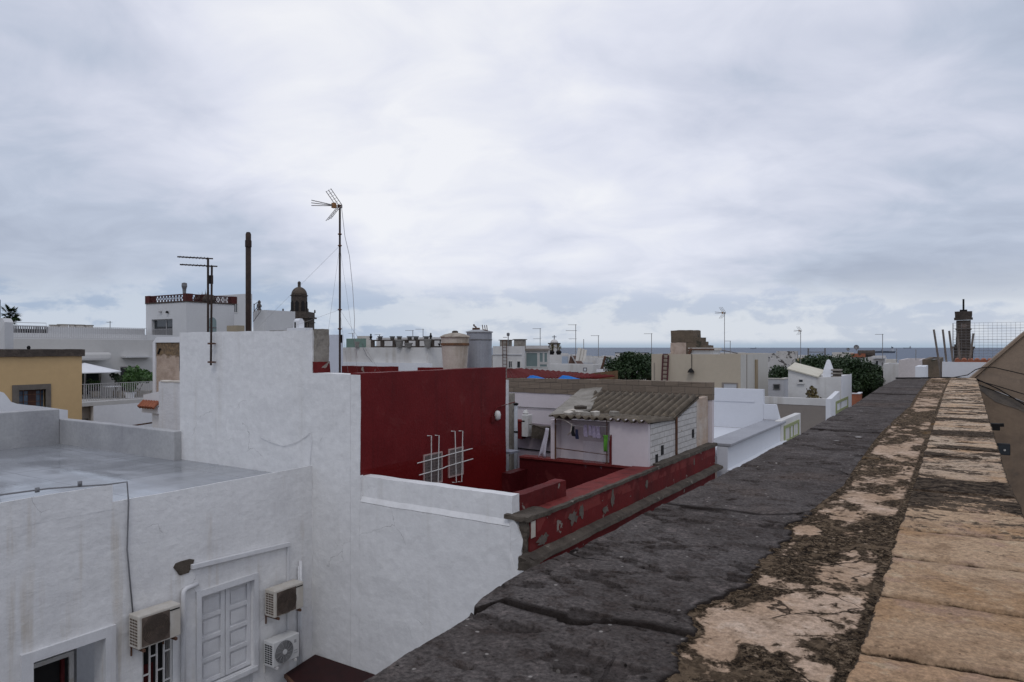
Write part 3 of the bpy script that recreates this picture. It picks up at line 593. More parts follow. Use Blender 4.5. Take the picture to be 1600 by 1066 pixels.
# ---------------------------------------------------------------- air conditioners
mACm = M('ac_cream_casing', (.56,.53,.48), (.48,.44,.38), 4, rough=.5, fine=.06, streak=((.30,.22,.15),.5,6))
mACw = M('ac_white_casing', (.62,.62,.61), (.56,.56,.55), 4, rough=.5, fine=.04)
mFan = M('rusty_brown_grille', (.10,.075,.06), (.16,.12,.095), 10, rough=.8, fine=.3)
mFan2 = M('grey_fan_grille', (.34,.34,.34), rough=.5)
def circ(cy, cz, r, n=28): return [(cy+r*math.cos(2*math.pi*k/n), cz+r*math.sin(2*math.pi*k/n)) for k in range(n)]
def ac(y0, y1, z0, z1, label, kind):
    xf, xb = XW+.37, XW+.08; ca = mACm if kind == 1 else mACw; Wd = y1-y0; Hh = z1-z0
    r = thing('air_conditioner', label, 'air conditioner', ((xf+xb)/2, (y0+y1)/2, z0), 'air conditioner units on the white yard wall')
    mb = MB().box(xb, xf, y0, y1, z0, z1); mb.build('casing', ca, r, bevel=.018)
    cy = y0+Wd*.40; cz = z0+Hh*.49
    if kind == 1:
        gm = MB().box(xf+.001, xf+.012, y0+.05, y0+Wd*.72, z0+.03, z1-.04).build('fan_grille', mFan, r, bevel=.004)
        q = MB()
        for rr in np.arange(.03, min(Wd*.33, Hh*.46), .025): q.tube([(xf+.018, a, c) for a, c in circ(cy, cz, rr)+[circ(cy, cz, rr)[0]]], .0035, 4)
        q.build('fan_ring', M('fan_ring_dark', (.05,.038,.03), rough=.8, fine=0) if 'fan_ring_dark' not in bpy.data.materials else bpy.data.materials['fan_ring_dark'], gm)
        MB().box(xf+.002, xf+.008, y1-.20, y1-.03, z1-.075, z1-.055).build('badge', mBlack, r)
    else:
        p = MB(); pts = circ(cy, cz, Hh*.44, 32)
        p.prism([(xf+.001, a, c) for a, c in pts], (.012,0,0)); gm = p.build('fan_grille', M('fan_shadow_grey', (.10,.10,.105), rough=.7, fine=0), r)
        q = MB()
        for rr in np.arange(.05, Hh*.45, .022): q.tube([(xf+.022, a, c) for a, c in circ(cy, cz, rr)+[circ(cy, cz, rr)[0]]], .004, 4)
        for k in range(12):
            an = k*math.pi/6; q.tube([(xf+.026, cy+.05*math.cos(an), cz+.05*math.sin(an)), (xf+.022, cy+Hh*.44*math.cos(an+.35), cz+Hh*.44*math.sin(an+.35))], .004, 4)
        q.build('fan_ring', mFan2, gm)
        MB().prism([(xf+.024, a, c) for a, c in circ(cy, cz, .05, 16)], (.012,0,0)).build('fan_hub', mACw, gm)
        MB().box(xf+.001, xf+.006, y1-.13, y1-.08, z1-.16, z1-.10).build('badge', mFan2, r); MB().box(xf+.001, xf+.006, y1-.13, y1-.05, z0+.16, z0+.172).build('vent_slot', mFan2, r); MB().box(xf+.001, xf+.006, y1-.13, y1-.05, z0+.11, z0+.122).build('vent_slot', mFan2, r)
    v = MB()
    for i in range(9):
        for j in range(3):
            z = z0+.05+(Hh-.1)*i/9; v.box(xb+.04+j*.075, xb+.10+j*.075, y0-.003, y0+.004, z, z+(Hh-.1)/9*.62)
    v.build('side_vent', mFan if kind == 1 else mBlack, r)
    for yy_ in (y0+.08, y1-.10):
        MB().bar((XW-.02, yy_, z0-.025), (xf+.03, yy_, z0-.025), .035, .045).bar((XW+.01, yy_, z0-.025), (XW+.01, yy_, z0-.2), .03, .02).build('bracket', mWhMet if kind == 2 else mRust, r)
    MB().tube([(xb+.18, y1, z0+.12), (xb+.18, y1+.03, z0+.09), (xb+.12, y1+.035, z0+.02), (xb, y1+.03, z0-.02)], .012, 6).build('hose', mBlack, r)
    return r
ac(6.32, 7.05, -4.87, -4.33, 'cream air conditioner with brown fan grille above the barred window', 1)
ac(8.98, 9.69, -5.22, -4.70, 'cream air conditioner with brown fan grille mounted above a white one', 1)
ac(8.95, 9.58, -6.17, -5.69, 'white air conditioner with round ringed fan, below a cream unit', 2)
# trunking and pipes on the wall
def tagm(o, label, cat, group=None): return tag(o, label, cat, group)
a = aX(299,886,XW+.04); b2 = aX(452,850,XW+.04); c0 = aX(452,905,XW+.04)
mb = MB().bar((XW+.045,a.y,a.z), (XW+.045,b2.y,b2.z), .07, .085).box(XW+.005,XW+.045,b2.y-.045,b2.y+.005,-6.3,b2.z-.03); tagm(mb.build('cable_trunking', mTrim, bevel=.008), 'long sloping white cable trunking high on the white yard wall', 'trunking')
hole = MB(); hp = [(a.y+.17*math.cos(q)*(1+.3*math.sin(3*q)), a.z+.02+.16*math.sin(q)*(1+.25*math.cos(2*q))) for q in np.linspace(0, 2*math.pi, 14)[:-1]]
hole.prism([(XW+.004, y-.12, z) for y, z in hp], (.012,0,0)); tagm(hole.build('broken_plaster_patch', mCap), 'brown broken patch of plaster at the end of the sloping trunking', 'patch')
a = aX(308,912,XW+.04); b2 = aX(286,921,XW+.04)
mb = MB().tube([(XW+.05,a.y,a.z),(XW+.05,b2.y+.06,b2.z),(XW+.05,b2.y+.01,b2.z-.03),(XW+.05,b2.y,b2.z-.09),(XW+.05,b2.y,-7.5)], .042, 8); tagm(mb.build('drain_pipe', mTrim, smooth=True), 'white elbowed pipe between the barred and the shuttered window', 'pipe')
a = aX(469,876,XW+.04); mb = MB().tube([(XW+.05,a.y,a.z),(XW+.05,a.y,-7.0)], .035, 8); mb.tube([(XW+.05,a.y-.05,a.z-.1),(XW+.05,a.y-.05,-7.0)], .014, 6); tagm(mb.build('vent_pipe', mTrim, smooth=True), 'white vertical pipe behind the two stacked air conditioners near the corner', 'pipe')
a = aX(198,753,XW+.02); b2 = aX(208,962,XW+.03)
c1 = aX(0,775,XW); mb = MB().tube([(XW-.05,2.6,c1.z-.02),(XW-.08,c1.y,c1.z),(XW-.1,5.2,c1.z-.02),(XW-.02,a.y-.3,a.z),(XW+.03,a.y,a.z),(XW+.04,a.y+.02,a.z-.35),(XW+.03,a.y-.0,a.z-1.1),(XW+.03,b2.y,b2.z)], .013, 6)
for q in (5.0,5.6): mb.box(XW-.06,XW-.02,q,q+.05,c1.z-.04,c1.z+.03)
tagm(mb.build('drooping_cable', M('grey_cable_sheath',(.19,.19,.20),rough=.6), smooth=True), 'grey cable running along the roof edge and down the yard wall', 'cable')
# little dark red lean-to roof in the corner of the yard
r = thing('lean_to_roof', 'small dark red lean-to roof in the corner of the white walls', 'roof', (-10.6,9.6,-6.5))
MB().prism([(XW+.12,YW-.03,-6.46),(-9.0,YW-.03,-6.46),(-9.0,8.6,-6.62),(XW+.12,9.45,-6.56)], (0,0,.04)).build('roof_sheet', M('very_dark_red_sheet',(.030,.007,.007),(.02,.006,.006),3,rough=.7), r)
MB().bar((XW+.14,9.42,-6.55),(-9.0,8.6,-6.6),.05,.07).bar((XW+.15,9.5,-6.6),(XW+.15,9.5,-8.6),.05).build('frame', mRust, r)
# ---------------------------------------------------------------- red house with its white party wall
rr = thing('red_house', 'dark red house with roof terrace behind a tall white party wall', 'house', (-9,14,-ZOFF))
XR, XF = -10.12, -6.2                        # wall above the terrace, street front
mb = MB()
mb.wall('y', YW, YW+.36, -16.22, XW, -ZOFF, .365)
mb.wall('y', YW, YW+.34, XW, XR-.27, -ZOFF, -.54)
mb.box(XR-.265, XR-.004, YW, YW+.018, -ZOFF, -.545)
mb.box(XR-.012, XR+.006, YW+.003, YW+.085, -3.2, -2.56)
mb.wall('y', YW, YW+.30, XR, -6.55, -ZOFF, -3.10)
mb.prism([(XR,YW+.06,-2.58),(XR,YW+.30,-2.58),(XR,YW+.30,-3.09),(XR,YW+.001,-3.09),(XR,YW+.055,-2.99)],(-6.55-XR,0,0))
mb.build('party_wall', mParty, rr, rough=(.12,.012,1.9))
# the broken wall end of rubble and the lump of stone under it
mb = MB()
zz = [(-ZOFF,-6.24),(-4.1,-6.26),(-3.72,-6.25),(-3.5,-6.34),(-3.3,-6.31),(-3.05,-6.40),(-2.95,-6.48)]
mb.prism([(-6.56,YW,-ZOFF)]+[(x,YW,z) for z, x in zz]+[(-6.56,YW,-2.90)], (0,.3,0)); mb.build('wall_end', mParty, rr, rough=(.07,.020,3.5))
MB().box(-6.40,-6.23,YW+.03,YW+.3,-3.75,-2.92).build('rubble_core', mCap, rr, rough=(.05,.030,5))
# stone face of the tall wall's end, painted red low down
MB().box(XW+.001,XW+.07,YW+.05,YW+.40,-.80,.38).build('exposed_stone_end', mConc, rr, rough=(.06,.03,4))
MB().box(XW+.002,XW+.10,YW+.02,YW+.40,-.86,-.30).build('painted_base', mRed2, rr, rough=(.08,.02,4))
yB = 15.6
MB().wall('x', XR, XR-.28, YW+.02, yB, -5.0, -.52).build('red_wall', mRed, rr, rough=(.2,.010,1.2))
MB().box(-16.2, XR-.28, YW+.36, yB, -1.25, -.95).box(-16.2, XR-1.2, yB, yB+1.5, -1.25, -.951).build('upper_roof', mRed3, rr)
MB().wall('y', yB+.0, yB+.2, -16.2, XR-.9, -3, -.57, [(-14.05,-13.15,-.95,0)]).build('rear_parapet', mRed2, rr, rough=(.15,.012,2))
MB().wall('y', yB+1.5, yB+1.7, -16.2, XR-1.0, -ZOFF, -.95).wall('x', XR-1.0, XR-1.2, yB+.2, yB+1.5, -ZOFF, -.95).build('rear_wall', mWhite, rr)
MB().wall('y', yB-.2, yB, XR-.9, XR-.28, -5, -.6).build('wall_return', mRed2, rr)
# terrace floor, inner walls, street front
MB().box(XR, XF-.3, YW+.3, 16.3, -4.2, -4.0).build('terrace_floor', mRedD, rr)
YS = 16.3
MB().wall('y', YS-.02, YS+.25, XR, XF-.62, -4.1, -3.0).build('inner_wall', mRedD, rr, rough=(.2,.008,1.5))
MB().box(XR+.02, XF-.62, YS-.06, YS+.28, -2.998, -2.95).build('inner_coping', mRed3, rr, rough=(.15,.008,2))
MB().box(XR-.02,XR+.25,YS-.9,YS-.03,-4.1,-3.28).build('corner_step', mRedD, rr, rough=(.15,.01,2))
MB().box(-6.80,-6.56,YW+.31,12.3,-3.1,-2.62).build('upstand', mRed2, rr, rough=(.09,.016,2.6))
MB().box(-6.84, XF, YW+.30, 21.1, -3.2, -2.93).build('parapet_coping', mRed3, rr, rough=(.10,.010,2.6))
MB().box(XF-.07, XF+.03, YW+.05, 21.25, -2.965, -2.905).build('coping_edge', mCap, rr, rough=(.07,.018,3))
MB().box(-6.86, XF+.02, 16.6, 21.25, -2.96, -2.875).build('bare_coping', mCap, rr, rough=(.12,.018,2.6))
mb = MB().box(-6.66,-6.18,YW-.04,YW+.75,-2.97,-2.885); mb.build('broken_coping', mCap, rr, rough=(.07,.03,4))
MB().wall('x', XF, XF-.3, YW+.08, 21.1, -ZOFF, -2.98).build('front_wall', mRed2, rr, rough=(.25,.007,1.6))
prof = [(XF-.05,-3.50),(XF+.05,-3.51),(XF+.20,-3.55),(XF+.22,-3.62),(XF+.15,-3.66),(XF+.08,-3.70),(XF-.05,-3.71)]
MB().prism([(x,YW-.12,z) for x, z in prof], (0,21.35-YW,0)).build('cornice', mCap, rr, rough=(.10,.014,2.6))
MB().prism([(x+.02,YW-.24,z-.01) for x, z in prof], (0,.40,0)).build('cornice_end', mCap, rr, rough=(.05,.035,5))
mBare = M('bare_grey_mortar', (.15,.125,.105), (.095,.08,.068), 6, rough=.9, bump=.01, bsc=20, fine=.25)
def bare(py0, zc0, w, h, sd, mat=None):
    rg = random.Random(sd); pts = [(XF+.004+.0, py0+w*math.cos(q)*rg.uniform(.45,1.1), zc0+h*math.sin(q)*rg.uniform(.45,1.1)) for q in np.linspace(0, 2*math.pi, 19)[:-1]]
    MB().prism(pts, (.006,0,0)).build('bare_patch', mat or mBare, rr)
bare(10.75,-3.38,.24,.13,1); bare(11.9,-3.24,.20,.16,2); bare(12.25,-3.18,.12,.16,3); bare(13.7,-3.2,.10,.22,6); bare(13.35,-3.36,.16,.10,4); bare(15.6,-3.2,.10,.12,5); bare(19.1,-3.15,.07,.12,8)
MB().box(XF+.003,XF+.012,YW+.10,YW+.24,-3.27,-2.99).build('bare_strip', mCream2, rr)
# window grilles on the red wall
def grille(px0, py0, px1, py1, label):
    a = aX(px0, py0, XR); b2 = aX(px1, py1, XR)
    r = thing('window_vent', label, 'vent', (XR, (a.y+b2.y)/2, min(a.z,b2.z)), 'slatted vents behind the white bars')
    MB().wall('x', XR+.03, XR-.01, a.y, b2.y, b2.z, a.z, [(a.y+.03,b2.y-.03,b2.z+.03,a.z-.03)]).build('frame', M('vent_frame', (.42,.30,.28), rough=.7) if 'vent_frame' not in bpy.data.materials else bpy.data.materials['vent_frame'], r)
    s = MB(); n = 13
    for i in range(n):
        y = a.y+.04+(b2.y-a.y-.08)*i/(n-1); s.box(XR+.013, XR+.024, y-.012, y+.012, b2.z+.03, a.z-.03)
    for i in range(9):
        z = b2.z+.05+(a.z-b2.z-.1)*i/8; s.box(XR+.012, XR+.022, a.y+.03, b2.y-.03, z-.006, z+.006)
    s.build('slats', M('vent_slats', (.20,.165,.155), rough=.7) if 'vent_slats' not in bpy.data.materials else bpy.data.materials['vent_slats'], r)
    MB().box(XR+.006, XR+.010, a.y+.02, b2.y-.02, b2.z+.02, a.z-.02).build('backing', mDark, r)
grille(661,711,690,753,'slatted vent on the red wall under the cranked bars, nearer the white wall')
grille(700,702,723,741,'slatted vent on the red wall under the cranked bars, nearer the lamp')
r = thing('security_bars', 'white crossed security bars standing off the dark red wall', 'security bars', (XR+.12, 12.9, -2.9))
for p0, p1 in (((674,681),(674,762)),((686,680.5),(684.5,762)),((711,674),(713,754)),((723,673.5),(721.5,753))):
    a = aX(*p0,XR+.08); b2 = aX(*p1,XR+.08)
    MB().tube([(XR+.0,a.y-.05,a.z),(XR+.08,a.y,a.z),(XR+.08,b2.y,b2.z),(XR+.0,b2.y-.05,b2.z)], .012, 6).build('upright_bar', mWhMet, r)
for pts in ([(652,724),(694,713),(700,711),(738,701)], [(655,742.5),(692,732),(698,729),(739,717)]):
    MB().tube([(XR+.08,)+tuple(aX(*q,XR+.08))[1:] for q in pts], .012, 6).build('cross_bar', mWhMet, r)
a = aX(777,649,XR+.05); r = thing('wall_lamp', 'small white bulkhead lamp at the end of the dark red wall', 'lamp', (XR+.05,a.y,a.z))
MB().lathe(XR+.06,a.y,[(.02,a.z-.13),(.075,a.z-.09),(.085,a.z+.02),(.06,a.z+.1),(.02,a.z+.12)],12).build('shade', mWhMet, r, smooth=True)
MB().box(XR,XR+.05,a.y-.25,a.y-.1,a.z-.16,a.z-.02).tube([(XR+.02,a.y-.2,a.z),(XR+.02,a.y,a.z+.2),(XR+.02,a.y+.9,a.z+.28)],.012).build('junction_box', mRed2, r)
lw = [tuple(aY(px,py,YW-.022)) for px, py in ((408,684),(425,692),(443,697),(462,692),(478,682),(485,676),(487,690),(485,712),(484,727),(478,732),(466,733))]
tagm(MB().tube(lw,.006).build('loose_cable', mTrim, smooth=True), 'thin white cable drooping across the foot of the tall white wall', 'cable')
# ---------------------------------------------------------------- water tanks
mTank1 = M('weathered_fibre_cement', (.56,.51,.44), (.45,.40,.33), 2.2, bump=.004, bsc=20, rough=.85, streak=((.20,.14,.09),.7,4.5))
mTank2 = M('blue_grey_tank', (.33,.345,.375), (.28,.29,.32), 1.5, rough=.6, streak=((.18,.17,.17),.5,4))
mLid = M('dirty_lid', (.42,.37,.31), (.22,.18,.14), 5, rough=.8)
mBand = M('rust_band', (.20,.10,.05), (.11,.065,.04), 8, rough=.9)
c0 = aT(711,573,19.3); r = thing('water_tank', 'cream tapered water tank with rusty band on the red roof', 'water tank', (c0.x,c0.y,-.95), 'water tanks on the red roof')
MB().lathe(c0.x,c0.y,[(.30,-.95),(.325,-.6),(.375,.10),(.385,.27)],28).build('body', mTank1, r, smooth=False)
MB().lathe(c0.x,c0.y,[(.382,.05),(.392,.055),(.394,.115),(.386,.12)],28).build('band', mBand, r)
MB().lathe(c0.x,c0.y,[(.385,.27),(.42,.275),(.42,.295),(.30,.355),(.10,.40),(.01,.405)],28).build('lid', mLid, r)
MB().lathe(c0.x,c0.y,[(.085,.39),(.085,.44),(.04,.46)],12).build('lid_cap', mCap, r)
MB().tube([(c0.x-.37,c0.y-.1,.18),(c0.x-.43,c0.y-.1,.2),(c0.x-.42,c0.y-.15,.05),(c0.x-.36,c0.y-.28,.1)],.016).build('inlet_pipe', mBlack, r)
c0 = aT(749,572,20.1); r = thing('water_tank', 'taller blue-grey straight water tank behind the cream one', 'water tank', (c0.x,c0.y,-.95), 'water tanks on the red roof')
MB().lathe(c0.x,c0.y,[(.33,-.95),(.35,-.55),(.36,.42)],28).build('body', mTank2, r)
MB().lathe(c0.x,c0.y,[(.357,.20),(.368,.205),(.368,.235),(.358,.24)],28).build('band', mGreyMet, r)
MB().lathe(c0.x,c0.y,[(.36,.42),(.39,.425),(.39,.45),(.2,.50),(.01,.51)],28).build('lid', M('grey_lid',(.36,.37,.38),rough=.8), r)
MB().tube([(c0.x-.05,c0.y-.1,.5),(c0.x-.05,c0.y-.1,.58),(c0.x-.12,c0.y-.1,.62),(c0.x-.12,c0.y-.1,.66)],.025).box(c0.x-.14,c0.x+.02,c0.y-.15,c0.y,.5,.56).tube([(c0.x+.2,c0.y-.1,.47),(c0.x+.17,c0.y-.1,.64)],.012).tube([(c0.x+.28,c0.y-.1,.44),(c0.x+.25,c0.y-.1,.63)],.012).tube([(c0.x+.35,c0.y-.1,.42),(c0.x+.32,c0.y-.1,.63)],.012).tube([(c0.x+.2,c0.y-.1,.5),(c0.x+.35,c0.y-.1,.48)],.012).build('valve_pipes', mRust, r)
# ---------------------------------------------------------------- laundry shed and the yard beside it
XS = -6.42
sr = thing('laundry_shed', 'white brick laundry shed with corrugated roof and an open pink front', 'shed', (-7.8,18.6,-2.9))
mPink = M('pale_pink_paint', (.64,.585,.60), (.60,.545,.56), .6, rough=.8, fine=.04, streak=((.36,.32,.33),.3,2))
mLilac = M('lilac_grey_paint', (.30,.25,.285), (.36,.31,.33), .7, rough=.85, fine=.08, streak=((.17,.14,.15),.6,2.4))
mCorr = M('weathered_fibre_roof', (.165,.135,.10), (.10,.08,.058), 2.4, rough=.95, bump=.004, bsc=30, fine=.25, spots=((.32,.25,.17),3.2,.60,.1))
xo = aY(952,700,YS).x
MB().wall('y', YS+.02, YS+.14, xo, XS-.01, -2.95, -1.80).build('front_panel', mPink, sr, rough=(.2,.004,3))
MB().wall('x', XS, XS-.14, YS+.14, 18.22, -2.95, -1.90).build('side_wall', mWBrk, sr, rough=(.12,.010,3.5))
MB().prism([(XS,18.24,-2.95),(XS,20.02,-2.95),(XS,20.02,-1.53),(XS,18.24,-1.97)], (-.16,0,0)).build('gable_wall', mWBrk, sr, rough=(.12,.012,3.5))
MB().prism([(XS,20.03,-2.95),(XS,21.10,-2.95),(XS,21.10,-1.48),(XS,20.03,-1.50)],(-.16,0,0)).build('peeled_wall', M('peeling_peach_plaster',(.46,.35,.27),(.55,.49,.43),1.6,bump=.012,bsc=10,rough=.9,spots=((.24,.18,.14),3,.62)), sr, rough=(.1,.014,3))
xl = aY(866,700,YS).x
MB().box(xl, xo, YS+.38, YS+.48, -3, -1.94).build('back_wall', mPink, sr)
MB().box(xl-.12, xl+.0, YS+.02, YS+1.0, -3, -1.92).build('end_wall', mPink, sr)
MB().tube([(xl+.03,YS+.01,-2.95),(xl+.03,YS+.01,-1.8)],.022).tube([(xo-.08,YS+.03,-2.95),(xo-.08,YS+.03,-1.8)],.016).tube([(xl+.03,YS+.03,-2.66),(xo-.05,YS+.03,-2.72)],.014).build('post', mRust, sr)
MB().box(xo-.001,xo+.06,YS+.0,YS+.02,-2.95,-2.2).build('door_edge', mRed2, sr)
MB().tube([(XS+.03,18.23,-2.9),(XS+.03,18.23,-1.86)],.035).build('drain_pipe', mRust, sr)
for yv, zv in ((17.15,-2.62),(19.6,-2.45),(16.75,-2.8)): MB().box(XS-.02,XS+.016,yv,yv+.16,zv-.12,zv+.12).build('wall_gap', mDark, sr)
TR = []
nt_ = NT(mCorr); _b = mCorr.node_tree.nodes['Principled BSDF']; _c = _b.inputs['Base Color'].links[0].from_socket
nt_.set(_b,'Base Color',nt_.mix(nt_.math('MULTIPLY', nt_.new('ShaderNodeAttribute', _attribute_name='trough').outputs['Fac'], .60), _c, (.030,.023,.017)))  # troughs darkened: some dirt, plus shade between ridges put into the colour
def corrugated(x0, x1, ya, za, yb, zb, pitch=.21, amp=.05, th=.012, ny=5, jag=0, xl0=None, xl1=None):
    mb = MB(); nx = int((x1-x0)/pitch*10); V = []; F = []
    for lay in (0, 1):
        for j in range(ny+1):
            for i in range(nx+1):
                x = x0+(x1-x0)*i/nx; q = j/ny; x = max(x, xl0+(xl1-xl0)*q) if xl0 is not None else x; e = jag*noise.noise(Vector((x*1.3, lay*0+3, 0))) if j == 0 else 0
                V.append((x, ya+(yb-ya)*q+e, za+(zb-za)*q+amp*math.sin(2*math.pi*(x-x0)/pitch)-th*lay+.01*noise.noise(Vector((x*2,q*3,5)))))
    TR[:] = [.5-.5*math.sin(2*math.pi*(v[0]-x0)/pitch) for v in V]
    n = (nx+1)*(ny+1)
    for j in range(ny):
        for i in range(nx):
            a = j*(nx+1)+i; F += [(a,a+1,a+nx+2,a+nx+1), (n+a,n+a+nx+1,n+a+nx+2,n+a+1)]
    for i in range(nx): F += [(i,n+i,n+i+1,i+1), (ny*(nx+1)+i, ny*(nx+1)+i+1, n+ny*(nx+1)+i+1, n+ny*(nx+1)+i)]
    return mb.add(V, F)
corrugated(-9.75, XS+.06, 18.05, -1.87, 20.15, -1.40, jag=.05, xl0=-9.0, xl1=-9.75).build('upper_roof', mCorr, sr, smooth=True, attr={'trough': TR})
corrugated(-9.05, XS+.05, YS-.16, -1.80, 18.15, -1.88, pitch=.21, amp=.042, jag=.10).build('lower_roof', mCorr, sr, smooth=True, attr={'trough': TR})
MB().prism([(-9.45,16.7,-1.90),(-8.95,16.5,-1.86),(-8.95,18.3,-1.80),(-9.85,20.95,-1.34),(-10.65,20.98,-1.42)], (0,0,.05)).build('cement_slope', mConc, sr, rough=(.2,.025,2))
MB().bar((XS+.0,18.1,-1.9),(XS+.02,20.1,-1.46),.05,.05).build('verge_board', mCorr, sr)
for i, (px, py) in enumerate([(888,643),(905,640),(893,647),(915,648),(930,645),(960,646),(906,633)]):
    p = aY(px, py, 16.6+.25*(i % 3)); MB().lathe(p.x,p.y,[(.10+.05*(i % 2),-1.80),(.13,-1.72+.02*i*.3),(.05,-1.68)],9).build('roof_rubble', mConc if i % 2 else mCream2, sr, rough=(.06,.02,5))
MB().lathe(aY(907,633,17.4).x,17.4,[(.17,-1.70),(.18,-1.62),(.10,-1.60)],14).build('vent_cowl', mCap, sr)
MB().tube([(-9.0,YS-.05,-1.86),(-8.7,YS-.06,-1.9),(-8.5,YS-.05,-2.0),(-8.55,YS-.02,-2.2),(-8.7,YS+.1,-2.3)],.02).build('loose_wire', mCream2, sr)
# washing
mNavy = M('navy_cloth', (.02,.025,.06), rough=.9); mBlk = M('black_cloth', (.012,.012,.014), rough=.9); mWcl = M('white_cloth', (.62,.60,.66), (.52,.50,.56), 6, rough=.9)
mGcl = M('green_cloth', (.10,.30,.035), (.07,.2,.03), 5, rough=.9); mPcl = M('patterned_cloth', (.38,.33,.42), (.20,.17,.26), 14, rough=.9)
def cloth(px, py, w, h, name, label, mat, cat='washing', depth=YS-.02, sway=.0, foot=0):
    p = aY(px, py, depth); mb = MB(); nx, nz = 8, 10; V = []; F = []
    for lay in (0, .012):
        for j in range(nz+1):
            for i in range(nx+1):
                u = i/nx-.5; q = j/nz; ww = w*(1+foot*q)
                V.append((p.x+u*ww+sway*q, p.y+lay+.03*math.sin(u*9+q*2)*q+.01*math.sin(q*7), p.z-h*q*(1-.12*math.sin((u+.5)*math.pi)*(foot > 0))))
    n = (nx+1)*(nz+1)
    for j in range(nz):
        for i in range(nx):
            a = j*(nx+1)+i; F += [(a,a+1,a+nx+2,a+nx+1), (n+a,n+a+nx+1,n+a+nx+2,n+a+1)]
    for j in range(nz): F += [(j*(nx+1), (j+1)*(nx+1), n+(j+1)*(nx+1), n+j*(nx+1)), (j*(nx+1)+nx, n+j*(nx+1)+nx, n+(j+1)*(nx+1)+nx, (j+1)*(nx+1)+nx)]
    for i in range(nx): F += [(i,i+1,n+i+1,n+i), (nz*(nx+1)+i, n+nz*(nx+1)+i, n+nz*(nx+1)+i+1, nz*(nx+1)+i+1)]
    mb.add(V, F); return tag(mb.build(name, mat, smooth=True), label, cat, 'washing hung at the laundry shed')
def sock(px, py, h, name, label, mat):
    p = aY(px, py, YS-.02); w = h*.34
    pts = [(-.5,0),(.45,0),(.5,-.55),(.75,-.85),(.72,-1.0),(-.35,-1.0),(-.6,-.8)]
    return tag(MB().prism([(p.x+a*w*.9, p.y, p.z+c*h) for a, c in pts], (0,.02,0)).build(name, mat, rough=(.06,.006,9)), label, 'washing', 'washing hung at the laundry shed')
tag(MB().tube([(xl+.03,YS-.01,-2.02),(-8.2,YS-.01,-2.035),(xo-.06,YS-.01,-2.0)],.006).build('clothes_line', mRail), 'thin clothes line across the open front of the laundry shed', 'clothes line')
sock(895,666,.26,'black_sock','black sock hanging on the clothes line beside a navy one',mBlk); sock(901,671,.25,'navy_sock','navy sock hanging on the clothes line beside a black one',mNavy)
for i, px in enumerate((914.5,922,928,934.5)):
    sock(px, 664+.8*i, .30 if i != 1 else .26, 'pale_sock', ('pale patterned sock nearest the navy sock on the clothes line','pale patterned sock, second from the navy sock','pale patterned sock, third from the navy sock','pale patterned sock nearest the green cloth')[i], mPcl)
cloth(946,680,.13,.42,'green_cloth','bright green cloth hanging at the edge of the pink panel',mGcl,foot=-.3)
cloth(855,669,.10,.82,'white_towel','long white towel hanging from the corner of the laundry shed',mWcl,sway=-.17,foot=1.1)
m, t, b = newmat('sheer_curtain'); b.inputs['Base Color'].default_value = (.55,.53,.58,1); b.inputs['Alpha'].default_value = .09; b.inputs['Roughness'].default_value = .9
cloth(928,690,.62,.72,'sheer_curtain','thin see-through curtain hanging under the pale socks',m,depth=YS+.0)
# block wall and the yard beyond
br = thing('block_wall', 'bare concrete block wall behind the laundry shed', 'wall', (-14,21.2,-ZOFF))
MB().prism([(-19.5,21.1,-1.58),(-6.28,21.1,-1.58),(-6.28,21.1,-1.06),(-9.0,21.1,-1.045),(-19.5,21.1,-1.16)], (0,.2,0)).build('block_courses', mBlock, br, rough=(.2,.012,2.5))
MB().box(-19.5,-6.3,21.13,21.32,-ZOFF,-1.585).build('painted_wall', mPink, br)
MB().tube([(-15,21.1,-2.05),(-13,21.09,-2.1),(-10.2,21.1,-2.09)],.014).build('wall_cable', mGreyMet, br)
tag(MB().box(-17.5,-9.6,19.9,20.1,-ZOFF,-2.50).build('yard_wall', mLilac, rough=(.3,.008,1.5)), 'lilac grey yard wall beside the laundry shed', 'wall')
p = aY(806,632,18.2); r = thing('soil_pipe', 'grey upright plastic pipe beside the dark red wall', 'pipe', (p.x,18.2,-4.5))
MB().tube([(p.x,18.2,-4.5),(p.x,18.2,p.z)],.055,10).build('pipe', mPVC, r, smooth=True); MB().lathe(p.x,18.2,[(.07,p.z-.02),(.085,p.z+.03),(.03,p.z+.05)],10).build('cowl', mBlack, r); MB().lathe(p.x,18.2,[(.062,-2.6),(.068,-2.6),(.068,-2.55),(.062,-2.55)],10).build('clamp', mBlack, r)
p = aY(826,670,19.85); r = thing('meter_box', 'white meter box with dark red cupboard on the lilac yard wall', 'meter box', (p.x,19.85,-2.9))
MB().box(p.x-.12,p.x+.12,19.6,19.9,-2.92,-2.2).build('box', mWhMet, r, bevel=.02); MB().box(p.x-.40,p.x-.125,19.62,19.9,-3.0,-2.45).build('cupboard', mRed2, r); MB().box(p.x-.55,p.x-.0,19.6,19.9,-2.44,-2.39).build('shelf', mRed3, r); MB().lathe(p.x-.05,19.75,[(.07,-2.2),(.1,-2.15),(.05,-2.05)],10).build('dial', mWhMet, r)
p = aY(842,680,19.7); tag(MB().box(p.x-.22,p.x+.35,19.6,19.88,-2.95,-2.55).tube([(p.x-.3,19.6,-2.5),(p.x+.35,19.6,-2.62)],.02).build('wash_trough', mCap, rough=(.12,.02,4)), 'dark stone wash trough beside the white meter box', 'trough')
tag(MB().tube([(-13.9,19.88,-3.32),(-10.3,19.88,-3.4)],.02).build('wall_pipe', mBlack), 'black pipe along the lilac yard wall', 'pipe')
